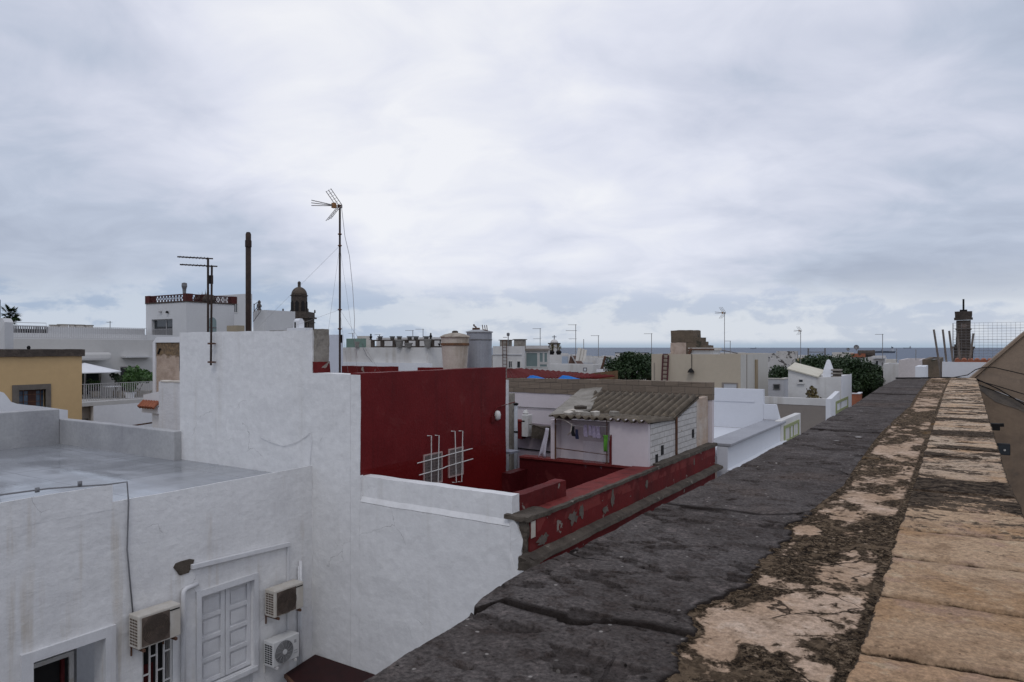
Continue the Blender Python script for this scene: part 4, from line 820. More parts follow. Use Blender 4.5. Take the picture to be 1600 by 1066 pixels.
tag(MB().box(-11.9,-10.6,YS+.0+.3,YS+.75,-2.99,-2.93).build('blue_grey_slab', M('blue_grey_slab', (.30,.31,.36), rough=.6)), 'pale blue-grey slab on the red coping beside the white towel', 'slab')
tag(MB().box(-12.3,-11.74,18.4,18.62,-4.5,-1.43).build('grey_pier', mConc), 'narrow bare cement pier behind the end of the red wall', 'pier')
# ---------------------------------------------------------------- houses further off
mRoofG = M('grey_flat_roof', (.20,.20,.21), (.27,.27,.27), .6, rough=.8)
def window(par, side, pl, u0, u1, z0, z1, frame=None, glass=None, mull=1, sill=False, name='window'):
    frame = frame or mWhMet; glass = glass or mGlass; e = .05
    mb = MB(); f = min(.07, (u1-u0)*.14)
    if side == 'D': mb.wall('x', pl+e, pl-.02, u0, u1, z0, z1, [(u0+f,u1-f,z0+f,z1-f)])
    else: mb.wall('y', pl-e, pl+.02, u0, u1, z0, z1, [(u0+f,u1-f,z0+f,z1-f)])
    for k in range(1, mull+1):
        u = u0+(u1-u0)*k/(mull+1)
        if side == 'D': mb.box(pl+.004, pl+e-.01, u-f*.3, u+f*.3, z0+f, z1-f)
        else: mb.box(u-f*.3, u+f*.3, pl-e+.01, pl-.004, z0+f, z1-f)
    w = mb.build(name, frame, par)
    g = MB()
    if side == 'D': g.box(pl+.003, pl+.012, u0+f, u1-f, z0+f, z1-f)
    else: g.box(u0+f, u1-f, pl-.012, pl-.003, z0+f, z1-f)
    g.build('pane', glass, w)
    if sill:
        s = MB()
        if side == 'D': s.box(pl, pl+.12, u0-.06, u1+.06, z0-.07, z0-.003)
        else: s.box(u0-.06, u1+.06, pl-.12, pl, z0-.07, z0-.003)
        s.build('sill', frame, w)
    return w
def house(name, label, box, mat, group=None, cat='house', par=.35, roof=None, z0=-ZOFF, th=.22, cap=None):
    x0, x1, y0, y1, zt = box
    r = thing(name, label, cat, ((x0+x1)/2, (y0+y1)/2, z0), group)
    mb = MB().box(x0, x1, y0, y1, z0, zt-par)
    mb.box(x0, x1, y0, y0+th, zt-par, zt).box(x0, x1, y1-th, y1, zt-par, zt).box(x0, x0+th, y0+th, y1-th, zt-par, zt).box(x1-th, x1, y0+th, y1-th, zt-par, zt)
    mb.build('wall', mat, r)
    MB().box(x0+th, x1-th, y0+th, y1-th, zt-par+.003, zt-par+.03).build('roof', roof or mRoofG, r)
    if cap: MB().wall('y', y0-.04, y0+th+.04, x0-.04, x1+.04, zt+.003, zt+.08).box(x1-th-.04, x1+.04, y0+th+.045, y1, zt+.003, zt+.08).build('coping', cap, r)
    return r
def hp(pxL, pxC, pxR, pyT, t, yd=None, fr=.2):
    if not pxR: pxR = pxC; pxC = pxR-(pxR-pxL)*fr
    c = aT(pxC, pyT, t); x0 = aY(pxL, 543, c.y).x; y1 = aX(pxR, 543, c.x).y
    return (x0, c.x, c.y, y1, c.z)
def railing(name, label, pts, h, gap, mat, cat='railing', r=.012, parent=None):
    root = thing(name, label, cat, pts[0]) if parent is None else parent
    a, b = Vector(pts[0]), Vector(pts[1]); L = (b-a).length; n = int(L/gap); up = Vector((0,0,h))
    MB().bar(a+up, b+up, .05, .03).bar(a+Vector((0,0,.06)), b+Vector((0,0,.06)), .04, .03).build('rail', mat, root)
    mb = MB()
    for i in range(n+1):
        q = a.lerp(b, i/n); mb.bar(q+Vector((0,0,.07)), q+up, r*2, r*2)
    mb.build('balusters', mat, root); return root
# --- ochre house
XY = -33
a = aX(128,546,XY); yr = thing('ochre_house', 'ochre yellow house with dark stone cornice and brown window', 'house', (-37, 11, -ZOFF))
wy0, wy1 = aX(29,608,XY).y, aX(71,608,XY).y; wzt = aX(50,609,XY).z; wzb = aX(50,640,XY).z-.3
MB().wall('x', XY, XY-.4, 6.0, a.y, -ZOFF, a.z-.3, [(wy0,wy1,wzb,wzt)]).box(-42,XY-.4,a.y-.35,a.y,-ZOFF,a.z-.3).box(-42,XY-.4,6,6.35,-ZOFF,a.z-.3).build('wall', mYellow, yr)
MB().box(-42.1, XY+.10, 5.9, a.y+.08, a.z-.30, a.z-.0).build('cornice', mDarkSt, yr, rough=(.3,.02,2))
w = MB().wall('x', XY+.05, XY-.12, wy0-.24, wy1+.2, wzb, wzt+.22, [(wy0,wy1,wzb-1,wzt)]).build('window', M('grey_brown_stone',(.16,.14,.12),(.12,.105,.09),3,rough=.85), yr)
mb = MB().wall('x', XY-.15, XY-.2, wy0, wy1, wzb, wzt, [(wy0+.06,wy0+.42,wzb+.05,wzt-.06),(wy0+.72,wy0+1.06,wzb+.05,wzt-.06)]); mb.build('sash', M('dark_window_wood',(.07,.028,.018),(.05,.02,.014),6,rough=.6), w)
MB().box(XY-.19, XY-.18, wy0, wy1, wzb, wzt).build('pane', M('blue_reflecting_glass', (.05,.08,.12), (.09,.13,.18), 2, rough=.1, spec=.6), w)
g = MB()
for yv in (wy0+.24, wy0+.89): g.box(XY-.15,XY-.145,yv-.012,yv+.012,wzb,wzt)
for k in range(4): g.box(XY-.15,XY-.145,wy0+.06,wy0+1.06,wzt-.3*k-.22,wzt-.3*k-.20)
g.build('glazing_bars', mWood, w)
tag(MB().lathe(XY-.3, aX(50,544,XY).y, [(.06,a.z),(.08,a.z+.1),(.03,a.z+.16)], 8).build('roof_vent', mBlack), 'small black vent on the ochre house cornice', 'vent')
# --- curved white parapet in front of the ochre house
XC = -23.4; pts = [aX(q[0], q[1], XC) for q in ((-12,600),(0,612),(6,614),(11,620),(17,628),(26,631),(42,633),(64,635),(106,641),(106,700),(-12,720))]
tag(MB().prism(pts, (-.3,0,0)).build('curved_parapet', mSmooth, rough=(.2,.006,1.5)), 'white parapet with swept curved end in front of the ochre house', 'parapet')
# --- modern white house with balcony
XB = -40
mh = thing('modern_house', 'modern pale house with balcony, upper terraces and dark glass doors', 'house', (-48, 24, -ZOFF))
ya, yb = aX(146,620,XB).y, aX(234,620,XB).y; zb = -2.98
XV = -44.5; zt = aX(180,531,XV).z
d1 = (aX(112,590,XV).y, aX(158,590,XV).y); d2 = (aX(188,590,XV).y, aX(213,590,XV).y)
MB().wall('x', XV, XV-.35, 14, 27.2, -ZOFF, zt, [(d1[0],d1[1],-2.9,aX(140,577,XV).z),(d2[0],d2[1],-2.9,aX(200,573,XV).z)]).build('balcony_wall', mModern, mh)
MB().box(XV-.35, XV-.31, 14.5, 27, -2.9, -.5).build('dark_room', mDark, mh)
for dd, zz in ((d1, aX(140,577,XV).z), (d2, aX(200,573,XV).z)):
    w = MB().wall('x', XV-.12, XV-.17, dd[0], dd[1], -2.9, zz, [(dd[0]+.07,(dd[0]+dd[1])/2-.03,-2.85,zz-.07),((dd[0]+dd[1])/2+.03,dd[1]-.07,-2.85,zz-.07)]).build('glass_door', mRail, mh)
    MB().box(XV-.15,XV-.145,dd[0],dd[1],-2.9,zz).build('pane', mGlass, w)
y1, y2 = aX(190,557,XV).y, aX(232,557,XV).y; z1 = aX(210,557,XV).z
MB().box(XV+.002, XV+.5, y1, y2, z1-.07, z1+.03).build('canopy', mModern2, mh)
y2 = aX(176,545,XV+.9).y; MB().box(XV+.002, XV+.9, 14, y2, aX(150,563,XV).z, aX(150,551,XV).z).build('bay', mModern, mh, bevel=.15)
MB().box(XB, XV, 14, yb, zb-.22, zb-.02).build('balcony_floor', mModern, mh)
MB().wall('x', XB, XB-.3, ya, yb+.2, -ZOFF, zb-.225).build('white_wall', mSmooth, mh); MB().wall('x', XB-.4, XB-.7, 14, ya+.3, -ZOFF, zb-.225).build('shaded_wall', mTaupe, mh)
MB().box(XB-.42,XB-.35,aX(130,650,XB).y,ya-.1,-5.2,-3.9).build('stone_window', mDarkSt, mh)
# upper terraces
MB().box(XV-.36, -52, 13, 27.2, zt-.4, zt-.02).build('terrace_floor', mModern, mh)
XT = -47.5; MB().wall('x', XT, XT-.3, 12, 29.5, zt-.02, aX(150,522,XT).z).build('terrace_wall', mModern2, mh)
for p0, p1 in ((142,181),(187,222)): MB().box(XT+.002,XT+.05,aX(p0,533,XT).y,aX(p1,533,XT).y,aX(160,535.2,XT).z,aX(160,532.8,XT).z).build('dark_slit', mBlack, mh)
XU = -56; mu = MB().wall('x', XU, XU-.4, aX(74,515,XU).y, aX(226,515,XU).y, -2, aX(100,511.5,XU).z).box(XU-10,XU-.4,aX(74,515,XU).y,aX(226,515,XU).y,-2,.8); mu.build('upper_wall', mModern2, mh)
railing('upper_railing', 'long fine white railing on the upper terrace of the modern house', [(XT+.5,12.5,aX(100,530,XT+.5).z),(XT+.5,aX(229,528,XT+.5).y,aX(100,530,XT+.5).z)], .78, .13, mRail, r=.009)
railing('dark_railing', 'short dark railing at the far edge of the modern house terrace', [(XU,aX(18,522,XU).y,aX(40,522,XU).z),(XU,aX(73,522,XU).y,aX(40,522,XU).z)], .55, .14, mGreyMet, r=.035)
MB().box(XU-.3,XU-.1,aX(14,522,XU).y,aX(73,522,XU).y,aX(40,522,XU).z,aX(40,514,XU).z).build('dark_screen', mBlack, mh)
MB().tube([(XU+.1,aX(19,504,XU).y,aX(19,504,XU).z),(XU+.1,aX(71,505,XU).y,aX(71,505,XU).z),(XU+.1,aX(71,513,XU).y,aX(71,513,XU).z)],.02).build('wire_rail', mRail, mh)
XZ = -60
for i, (p0, p1, pt) in enumerate(((78,90,507.5),(91,106,506.8),(108,116,507),(117,131,507.4),(132,145,508))):
    c0 = aX((p0+p1)/2,pt,XZ); rad = (p1-p0)/2*55/1100*1.05
    r = thing('stone_tub', ('squat stone tub at the far edge of the terrace, beside the dark railing','squat stone tub, second from the dark railing','narrow stone tub in the middle of the far terrace row','squat stone tub, second from the far end of the terrace row','squat stone tub at the end of the row nearest the terracotta-topped tower')[i], 'tub', (c0.x,c0.y,c0.z-.5), 'stone tubs on the upper terrace')
    MB().lathe(c0.x,c0.y,[(rad*.8,c0.z-.5),(rad*.95,c0.z-.08)],14).build('body', mCream2, r); MB().lathe(c0.x,c0.y,[(rad*1.1,c0.z-.07),(rad*1.1,c0.z),(rad*.9,c0.z)],14).build('rim', mConc, r)
p = aT(5,497,34); tag(MB().prism([(p.x-3,p.y-1,-4),(p.x+.15,p.y,-4),(p.x+.15,p.y,p.z-.2),(p.x-.1,p.y,p.z),(p.x-3,p.y-1,p.z)],(-.3,.5,0)).build('white_pier', mModern2), 'white wall pier with sloped top at the near end of the fine railing', 'pier')
p = aT(1,497,34.6); tag(MB().bar((p.x-.7,p.y-.3,p.z-.6),(p.x-.02,p.y,p.z-.6),.02,3.0).build('glass_screen', mGlassG), 'greenish glass screen standing on the white pier', 'glass screen')
railing('balcony_railing', 'grey picket railing of the planted balcony', [(XB-.05,14.2,zb),(XB-.05,yb,zb)], .98, .125, mRail, r=.014)
# things on the balcony
p = aT(132,567,41.5); r = thing('parasol', 'white parasol open on the balcony of the modern house', 'parasol', (p.x,p.y,zb))
s = MB(); n = 8; V = [(p.x,p.y,p.z)]+[(p.x+1.9*math.cos(2*math.pi*k/n+.3),p.y+1.9*math.sin(2*math.pi*k/n+.3),p.z-.52) for k in range(n)]; V += [(v[0],v[1],v[2]-.05) for v in V]
s.add(V, [(0,1+k,1+(k+1)%n) for k in range(n)]+[(n+1,n+2+(k+1)%n,n+2+k) for k in range(n)]+[(1+k,n+2+k,n+2+(k+1)%n,1+(k+1)%n) for k in range(n)]).build('canopy', mSmooth, r); MB().tube([(p.x,p.y,zb),(p.x,p.y,p.z)],.03).build('pole', mRail, r)
def leaves(mb, c, rad, n, size, seed, up=.3, flat=1.0):
    rg = random.Random(seed)
    for _ in range(n):
        while True:
            q = Vector((rg.uniform(-1,1),rg.uniform(-1,1),rg.uniform(-1,1)))
            if .25 < q.length < 1: break
        p = Vector(c)+Vector((q.x*rad[0],q.y*rad[1],q.z*rad[2]))
        a = Vector((rg.gauss(0,1),rg.gauss(0,1),rg.gauss(0,.6)+up)).normalized(); b = a.orthogonal().normalized(); b.rotate(Matrix.Rotation(rg.uniform(0,6.28),3,a)); c2 = a.cross(b)
        s = size*rg.uniform(.6,1.3); mb.add([p-b*s*.5, p+c2*s*.3, p+b*s*.5+a*s*.12, p-c2*s*.3], [(0,1,2,3)])
def plant(px, py, t, h, w, label, mat=mLeafG, pot=mCream2, n=260, size=.16, zb_=None, cat='plant'):
    c = aT(px, py, t); z0 = zb_ if zb_ is not None else c.z-h
    r = thing('potted_plant', label, cat, (c.x,c.y,z0))
    MB().lathe(c.x,c.y,[(w*.28,z0),(w*.38,z0+.32),(w*.40,z0+.34),(w*.3,z0+.34)],12).build('pot', pot, r)
    mb = MB()
    for k in range(5): mb.tube([(c.x,c.y,z0+.3),(c.x+.3*w*math.sin(k*2.1),c.y+.3*w*math.cos(k*2.1),c.z+.1*h)],.02,5,.008)
    mb.build('stem', mTrunk, r); mb = MB()
    rg = random.Random(int(px)); 
    for k in range(7): leaves(mb,(c.x+rg.uniform(-.4,.4)*w,c.y+rg.uniform(-.4,.4)*w,c.z+rg.uniform(-.3,.3)*h*.6),(w*.32,w*.32,h*.22),n//7,size,int(px)*9+k)
    mb.build('foliage', mat, r)
plant(217,586,42.8,1.5,1.9,'large bright green bushy plant by the balcony door',n=900,size=.24,zb_=zb)
plant(192,594,42.5,.9,1.1,'lower dark green plant beside the big bright one on the balcony',mat=mLeafD,n=380,zb_=zb); plant(182,588,43,.6,.7,'thin flowering plant under the parasol edge',mat=mLeafD,n=130,zb_=zb)
plant(149,600,42.5,.9,.8,'yellow green potted plant by the balcony glass door',n=220,zb_=zb); plant(203,604,41.5,.9,.8,'young yellow green plant behind the balcony railing, in a white trough',n=220,zb_=zb,mat=mLeafG,pot=mSmooth)
p = aT(176,614,41.5); r = thing('balcony_table', 'small white table on the balcony', 'table', (p.x,p.y,zb)); MB().box(p.x-.4,p.x+.4,p.y-.4,p.y+.4,zb+.66,zb+.7).build('top', mSmooth, r)
for sx in (-1,1):
    for sy in (-1,1): MB().bar((p.x+sx*.3,p.y+sy*.3,zb),(p.x+sx*.3,p.y+sy*.3,zb+.66),.04).build('leg', mRail, r)
# palm
p = aT(15,492,86); pr_ = thing('fan_palm', 'wind-blown fan palm behind the terraces at the edge of town', 'palm', (p.x,p.y,-ZOFF))
MB().tube([(p.x-.3,p.y,-ZOFF),(p.x-.1,p.y,-2),(p.x,p.y,p.z-.2)],.22,8,.14).build('trunk', mTrunk, pr_)
mb = MB(); rg = random.Random(4)
for k in range(44):
    an = rg.uniform(0,6.28); e = rg.uniform(-.7,1.2); L = rg.uniform(.9,1.5)
    dv = Vector((math.cos(an)*math.cos(e)+.35*Cs, math.sin(an)*math.cos(e)+.35*Hs, math.sin(e))).normalized()*L; b0 = Vector((p.x,p.y,p.z-.1)); tip = b0+dv*.55
    mb.tube([b0,tip],.02,4); sd_ = dv.cross(Vector((0,0,1))).normalized(); nf = 11
    for i in range(nf):
        f = (i-(nf-1)/2)/((nf-1)/2); dr = (dv.normalized()*math.cos(f*1.25)+sd_*math.sin(f*1.25)); end = tip+dr*L*.62+Vector((0,0,-.22*L*(abs(f)+.3)))
        w = dr.cross(Vector((0,0,1))).normalized()*.10; mid = tip.lerp(end,.55); mb.add([tip-w*.5,tip+w*.5,mid+w,end,mid-w],[(0,1,2,3,4)])
mb.build('crown', mLeafD, pr_)
# --- tower house with red lattice balustrade
bx = hp(228,291,366,472,55); tr_ = thing('tower_house', 'square white tower house with dark red lattice balustrade on its roof', 'house', (bx[0]+2,bx[2]+2,-ZOFF))
zt = bx[4]; yP = bx[2]; w0, w1 = aY(237,515,yP).x, aY(269.5,515,yP).x; wz1 = aY(250,499,yP).z; wz0 = aY(250,531,yP).z
yD0, yD1 = aX(325,500,bx[1]).y, aX(338,500,bx[1]).y
MB().wall('y', yP, yP+.3, bx[0], bx[1]-.3, -ZOFF, zt, [(w0,w1,wz0,wz1)]).wall('x', bx[1], bx[1]-.3, yP, bx[3], -ZOFF, zt, [(yD0,yD1,-1,aX(330,503,bx[1]).z)]).box(bx[0],bx[0]+.3,yP+.3,bx[3],-ZOFF,zt).box(bx[0]+.3,bx[1]-.3,bx[3]-.3,bx[3],-ZOFF,zt).build('wall', mModern2, tr_)
MB().box(bx[0]+.3,bx[1]-.3,yP+.3,bx[3]-.3,zt-.4,zt-.1).build('roof', mRoofG, tr_)
w = MB().box(w0,w1,yP+.24,yP+.28,wz0,wz1).build('window', mGlass, tr_); MB().box((w0+w1)/2+.25,(w0+w1)/2+.31,yP+.2,yP+.235,wz0,wz1).box(w0,w1,yP+.2,yP+.235,wz1-.07,wz1).build('mullion', mRail, w)
railing('window_railing', 'white picket rail across the big dark window of the tower house', [(w0,yP+.1,wz0),(w1,yP+.1,wz0)], (wz1-wz0)*.52, .12, mRail, r=.014)
aw = MB(); yc = (yD0+yD1)/2; rad = (yD1-yD0)/2; zc = aX(330,503,bx[1]).z
pts = [(bx[1]+.01,yc-rad,-1),(bx[1]+.01,yc+rad,-1)]+[(bx[1]+.01,yc+rad*math.cos(q),zc+rad*math.sin(q)) for q in np.linspace(0,math.pi,12)]
w = aw.prism(pts,(-.1,0,0)).build('arched_window', mGlassG, tr_); MB().box(bx[1]+.012,bx[1]+.03,yc-rad,yc+rad,zc-.5,zc-.42).box(bx[1]+.012,bx[1]+.03,yc-.03,yc+.03,zc-1.5,zc-.5).build('transom', mGreyMet, w)
zb2 = aT(291,459,55).z; mRedB = mRed2
MB().box(bx[0]-.05,bx[1]+.05,yP-.05,yP+.2,zt+.003,zt+.09).box(bx[1]-.2,bx[1]+.05,yP+.2,bx[3]+.05,zt+.003,zt+.09).build('balustrade_base', mDarkSt, tr_)
for (x, y) in ((bx[0]+.25,yP+.08),(bx[1]-.08,yP+.08),(bx[1]-.08,bx[3]-.2)): MB().box(x-.32,x+.32 if x < bx[1]-1 else x+.12,y-.12,y+.45,zt+.09,zb2+.03).build('balustrade_pier', M('dull_brick_red',(.085,.020,.017),(.06,.016,.014),4,rough=.85), tr_)
def lattice(a, b):
    mb = MB(); L = (b-a).length; n = max(3,int(L/.42)); up = Vector((0,0,zb2-zt-.12))
    for i in range(n):
        p = a.lerp(b,i/n); q = a.lerp(b,(i+1)/n)
        m1 = p.lerp(q,.5)
        pts = [m1+(q-p)*.5*math.cos(s)+up*(.5+.5*math.sin(s)) for s in np.linspace(0,2*math.pi,13)]
        mb.tube(pts,.032,4); mb.bar(p,q+up,.03); mb.bar(q,p+up,.03)
    mb.bar(a+up,b+up,.12,.07); return mb.build('lattice', M('dark_red_brown', (.07,.022,.02), rough=.8) if 'dark_red_brown' not in bpy.data.materials else bpy.data.materials['dark_red_brown'], tr_)
lattice(Vector((bx[0]+.5,yP+.06,zt+.09)),Vector((bx[1]-.4,yP+.06,zt+.09))); lattice(Vector((bx[1]-.06,yP+.5,zt+.09)),Vector((bx[1]-.06,bx[3]-.4,zt+.09)))
for q, px in enumerate((252,263)):
    p = aY(px,487+q,yP); tag(MB().lathe(p.x,yP-.12,[(.09,p.z-.08),(.12,p.z),(.06,p.z+.1)],8).bar((p.x,yP,p.z-.1),(p.x,yP-.12,p.z),.05).build('wall_spotlight', mBlack if q else mRail), ('pale','black')[q]+' spotlight on the white tower wall above the big window', 'spotlight')
p = aT(288,459,57); tag(MB().lathe(p.x,p.y,[(.12,p.z-.1),(.15,p.z+.35),(.22,p.z+.6),(.2,p.z+.85),(.05,p.z+.9)],8).build('chimney_cowl', mGreyMet), 'small metal cowl on the corner of the lattice balustrade', 'cowl')
p = aT(320,463,57); r = thing('spiky_plant', 'dry spiky rosette plant on the tower roof', 'plant', (p.x,p.y,p.z-.5)); mb = MB(); rg = random.Random(3)
for k in range(46):
    an = rg.uniform(0,6.28); e = rg.uniform(.0,1.4); L = rg.uniform(.5,1.1); dv = Vector((math.cos(an)*math.cos(e),math.sin(an)*math.cos(e),math.sin(e)))*L; w = dv.cross(Vector((0,0,1))).normalized()*.05; b0 = Vector((p.x,p.y,p.z-.4)); mb.add([b0-w,b0+w,b0+dv],[(0,1,2)])
mb.build('spikes', mLeafDr, r); MB().lathe(p.x,p.y,[(.5,p.z-.9),(.85,p.z-.3),(.7,p.z+.05),(.3,p.z+.15)],12).build('clump', mDarkSt, r, rough=(.2,.08,3))
# --- old wall with bare earth, lower white walls, tiled porch
Yb = 20; x0, x1 = aY(240,560,Yb).x, aY(292,560,Yb).x; zt = aY(260,536,Yb).z
m, t, b = newmat('old_earth_wall'); oc = t.new('ShaderNodeTexCoord').outputs['Object']; sp = t.new('ShaderNodeSeparateXYZ'); t.set(sp,0,oc)
k = t.ss(t.math('ADD', sp.outputs[2], t.math('MULTIPLY', t.noise(oc,1.6,6,.6), .9)), 9.95, 10.1)
c = t.mix(t.ss(t.noise(oc,2.5,6),.4,.65), (.47,.37,.30), (.38,.29,.23)); c = t.mix(k, c, t.mix(t.ss(t.noise(oc,6,5),.4,.6), (.22,.15,.085), (.12,.085,.055))); c = t.mix(t.ss(t.noise(oc,1.9,3),.70,.72), c, (.04,.03,.025))
t.set(b,'Base Color',c); b.inputs['Roughness'].default_value = .95; t.set(b,'Normal',t.bump(t.noise(oc,14,6),1.0,.02)); mEarth = m
r = thing('old_house', 'old house end wall of bare earth and peeling cream plaster with white edge', 'house', (x0+1.5,Yb+2,-ZOFF))
MB().box(x0+.22,x1,Yb,Yb+.4,-ZOFF,zt).build('wall', mEarth, r, rough=(.2,.02,2)); MB().box(x0,x0+.22,Yb-.05,Yb+3,-ZOFF,zt+.02).prism([(x0,Yb-.06,zt+.02),(x1,Yb-.06,zt+.02),(x1,Yb-.06,zt+.30),(x0+.35,Yb-.06,zt+.30)],(0,3,0)).build('white_edge', mSmooth, r)
MB().box(x1-.55,x1-.25,Yb-.04,Yb+.02,-1.15,-.4).build('window', mDark, r)
tag(MB().bar((x0+.45,Yb-.02,-.32),(x0+.62,Yb-.02,-.05),.12,.03).build('wall_hole', mDark), 'dark slanting hole in the bare earth wall', 'hole')
Yc = 17; x0, x1 = aY(248,600,Yc).x, aY(300,600,Yc).x; r = thing('low_white_house', 'low plain white wall of a house under the bare earth wall', 'house', (x0+1,Yc+.5,-ZOFF))
MB().box(x0,x1,Yc,Yc+2.6,-ZOFF,aY(260,597,Yc).z).build('wall', mWhite, r, rough=(.3,.012,1.4)); MB().box(x0+.15,x1,Yc-.02,Yc+.3,aY(260,597,Yc).z-.004,aY(260,597,Yc).z+.05).build('coping', mCream2, r, rough=(.2,.02,2))
Yd = 18.5; x0, x1 = aY(224,630,Yd).x, aY(248.5,630,Yd).x; zt = aY(235,615,Yd).z
r = thing('tiled_porch', 'small white porch with a strip of terracotta roof tiles', 'porch', (x0+.5,Yd+.5,-ZOFF))
MB().prism([(x0,Yd,zt-.32),(x1,Yd,zt-.32),(x1,Yd,zt+.12),(x0,Yd,zt-.08)],(0,1.2,0)).build('upper_wall', mSmooth, r); MB().box(x0+.55,x1,Yd+.1,Yd+1,-ZOFF,zt-.9).build('wall', mSmooth, r); MB().box(x0-.05,x1,Yd-.05,Yd+1,zt-.9,zt-.62).build('lintel', mSmooth, r)
mb = MB()
for i in range(6):
    xx = x0+.15+(x1-x0-.2)*i/5; mb.tube([(xx,Yd-.30,zt-.62),(xx,Yd-.02,zt-.36)],.10,8)
mb.build('roof_tiles', mTerra, r)
p = aT(222,661,34); tag(MB().bar((p.x-1.2,p.y-.3,p.z-.25),(p.x+.9,p.y+.3,p.z+.08),.9,.06).bar((p.x+.9,p.y+.3,p.z+.05),(p.x+1.05,p.y+.3,p.z+.5),.08).build('rusty_awning', mRust), 'dark rusty awning below the white balcony wall', 'awning')
# --- behind the tall white wall
bx = hp(336,385,394,459,72); r = house('white_block', 'tall plain white block behind the lattice tower', bx, mModern2)
window(r,'P',bx[2],aY(365,480,bx[2]).x,aY(372,480,bx[2]).x,aY(370,489,bx[2]).z,aY(370,474,bx[2]).z)
p = aT(367,513,40); tag(MB().box(p.x-.45,p.x+.45,p.y-.2,p.y+.3,p.z-1.5,p.z+.15).build('yellow_box', M('yellow_grey_render',(.33,.28,.2),rough=.9), rough=(.2,.01,2)), 'dull yellow chimney block behind the tall white wall', 'chimney')
c = aT(388,520,19); r = thing('flue_pole', 'tall thick dark brown flue pipe rising behind the tall white wall', 'flue', (c.x,c.y,-.95)); zt = aT(388,366,19).z
MB().tube([(c.x,c.y,-.95),(c.x,c.y,zt)],.072,12).build('pipe', mFlue, r, smooth=True); MB().lathe(c.x,c.y,[(.085,zt-.35),(.085,zt-.18),(.075,zt-.16)],12).lathe(c.x,c.y,[(.07,zt),(.05,zt+.05),(.01,zt+.06)],12).build('collar', mFlue, r)
p = aT(403,520,58); r = house('stair_house', 'small white stair house with outside iron steps beside the flue pipe', (p.x-.6,p.x+1.0,p.y,p.y+3,aT(403,485,58).z), mModern2); zt = aT(403,485,58).z
railing('iron_steps', 'thin dark iron steps and rail on the small stair house', [(p.x-.2,p.y-.3,zt-1.0),(p.x+.7,p.y-.3,zt-.2)], .8, .3, mGreyMet, cat='steps')
q = aT(405,485,58.5); r = thing('roof_finial', 'dark stone finial beside the small stair house', 'finial', (q.x,q.y,q.z)); MB().lathe(q.x,q.y,[(.2,q.z),(.12,q.z+.2),(.22,q.z+.35),(.1,q.z+.55),(.14,q.z+.7),(.02,q.z+.85)],8).build('urn', mDarkSt, r)
q = aT(417,488,60); tag(MB().prism([(q.x-.7,q.y,q.z-.2),(q.x+.1,q.y,q.z-.5),(q.x+.1,q.y,-2),(q.x-.2,q.y,-2),(q.x-.2,q.y,q.z-.7),(q.x-.7,q.y,q.z)],(.1,.8,0)).build('dark_eaves', mDarkSt), 'dark stone eave and pier behind the small stair house', 'pier')
p = aT(397,496,62); tag(MB().tube([(p.x,p.y,-2),(p.x,p.y,p.z+1.2)],.05).tube([(p.x,p.y,p.z+1.1),(p.x+.4,p.y,p.z+1.3),(p.x+.4,p.y,p.z+.8)],.03).build('lamp_mast', mGreyMet), 'thin grey mast just beside the thick flue pipe', 'mast')
bx = hp(421,458,486,516,50); house('brown_roof_house', 'low house with brown roof edge in front of the church tower', bx, mConc)
p = aT(467,516,40); r = thing('white_chimney', 'white rounded chimney in front of the dark church tower', 'chimney', (p.x,p.y,-2)); zt = aT(467,498,40).z
MB().box(p.x-.21,p.x+.21,p.y-.2,p.y+.2,-2,zt-.12).tube([(p.x-.2,p.y,zt-.16),(p.x+.2,p.y,zt-.16)],.17,12).build('stack', mSmooth, r); MB().box(p.x-.13,p.x-.02,p.y-.215,p.y-.19,p.z+.1,p.z+.45).build('opening', mDark, r); MB().box(p.x-.7,p.x+.8,p.y-.25,p.y+.3,-2,p.z+.12).build('base', mSmooth, r)
# church tower
t0 = 150; c = aT(467.5,512,t0); k = t0/FPX; Z = lambda py: (543-py)*k
r = thing('church_tower', 'dark stone church bell tower with domed lantern', 'tower', (c.x,c.y,-ZOFF)); an = math.asin(Hs)
def rbox(mb, hw, z0, z1): 
    p = [(c.x+hw*1.414*math.cos(an+math.pi/4+q*math.pi/2), c.y+hw*1.414*math.sin(an+math.pi/4+q*math.pi/2)) for q in range(4)]
    return mb.prism([(x,y,z0) for x, y in p],(0,0,z1-z0))
mb = rbox(MB(),18.5*k,-ZOFF,Z(498)); rbox(mb,21.5*k,Z(498),Z(495.5)); rbox(mb,19.0*k,Z(495.5),Z(488)); rbox(mb,19.6*k,Z(504.5),Z(503)); mb.build('belfry', mDarkSt, r)
w = MB()
for sgn in (-1,1):
    for off in (0,):
        p0 = Vector((c.x,c.y,0))+Vector((math.cos(an),math.sin(an),0))*sgn*12.5*k+Vector((math.sin(an),-math.cos(an),0))*18.6*k
        w.box(p0.x-3.5*k,p0.x+3.5*k,p0.y-.1,p0.y+1,Z(514),Z(504.5))
w.build('belfry_opening', mDark, r)
for q in range(4):
    x, y = c.x+20*k*1.35*math.cos(an+math.pi/4+q*math.pi/2), c.y+20*k*1.35*math.sin(an+math.pi/4+q*math.pi/2); MB().lathe(x,y,[(1.6*k,Z(488)),(1.0*k,Z(486)),(1.4*k,Z(485)),(.2*k,Z(483))],8).build('corner_finial', mDarkSt, r)
MB().lathe(c.x,c.y,[(12.2*k,Z(488)),(12.2*k,Z(463)),(13.6*k,Z(462.6)),(13.6*k,Z(461.6)),(12.2*k,Z(461))],8,an+math.pi/8).build('lantern', mDarkSt, r)
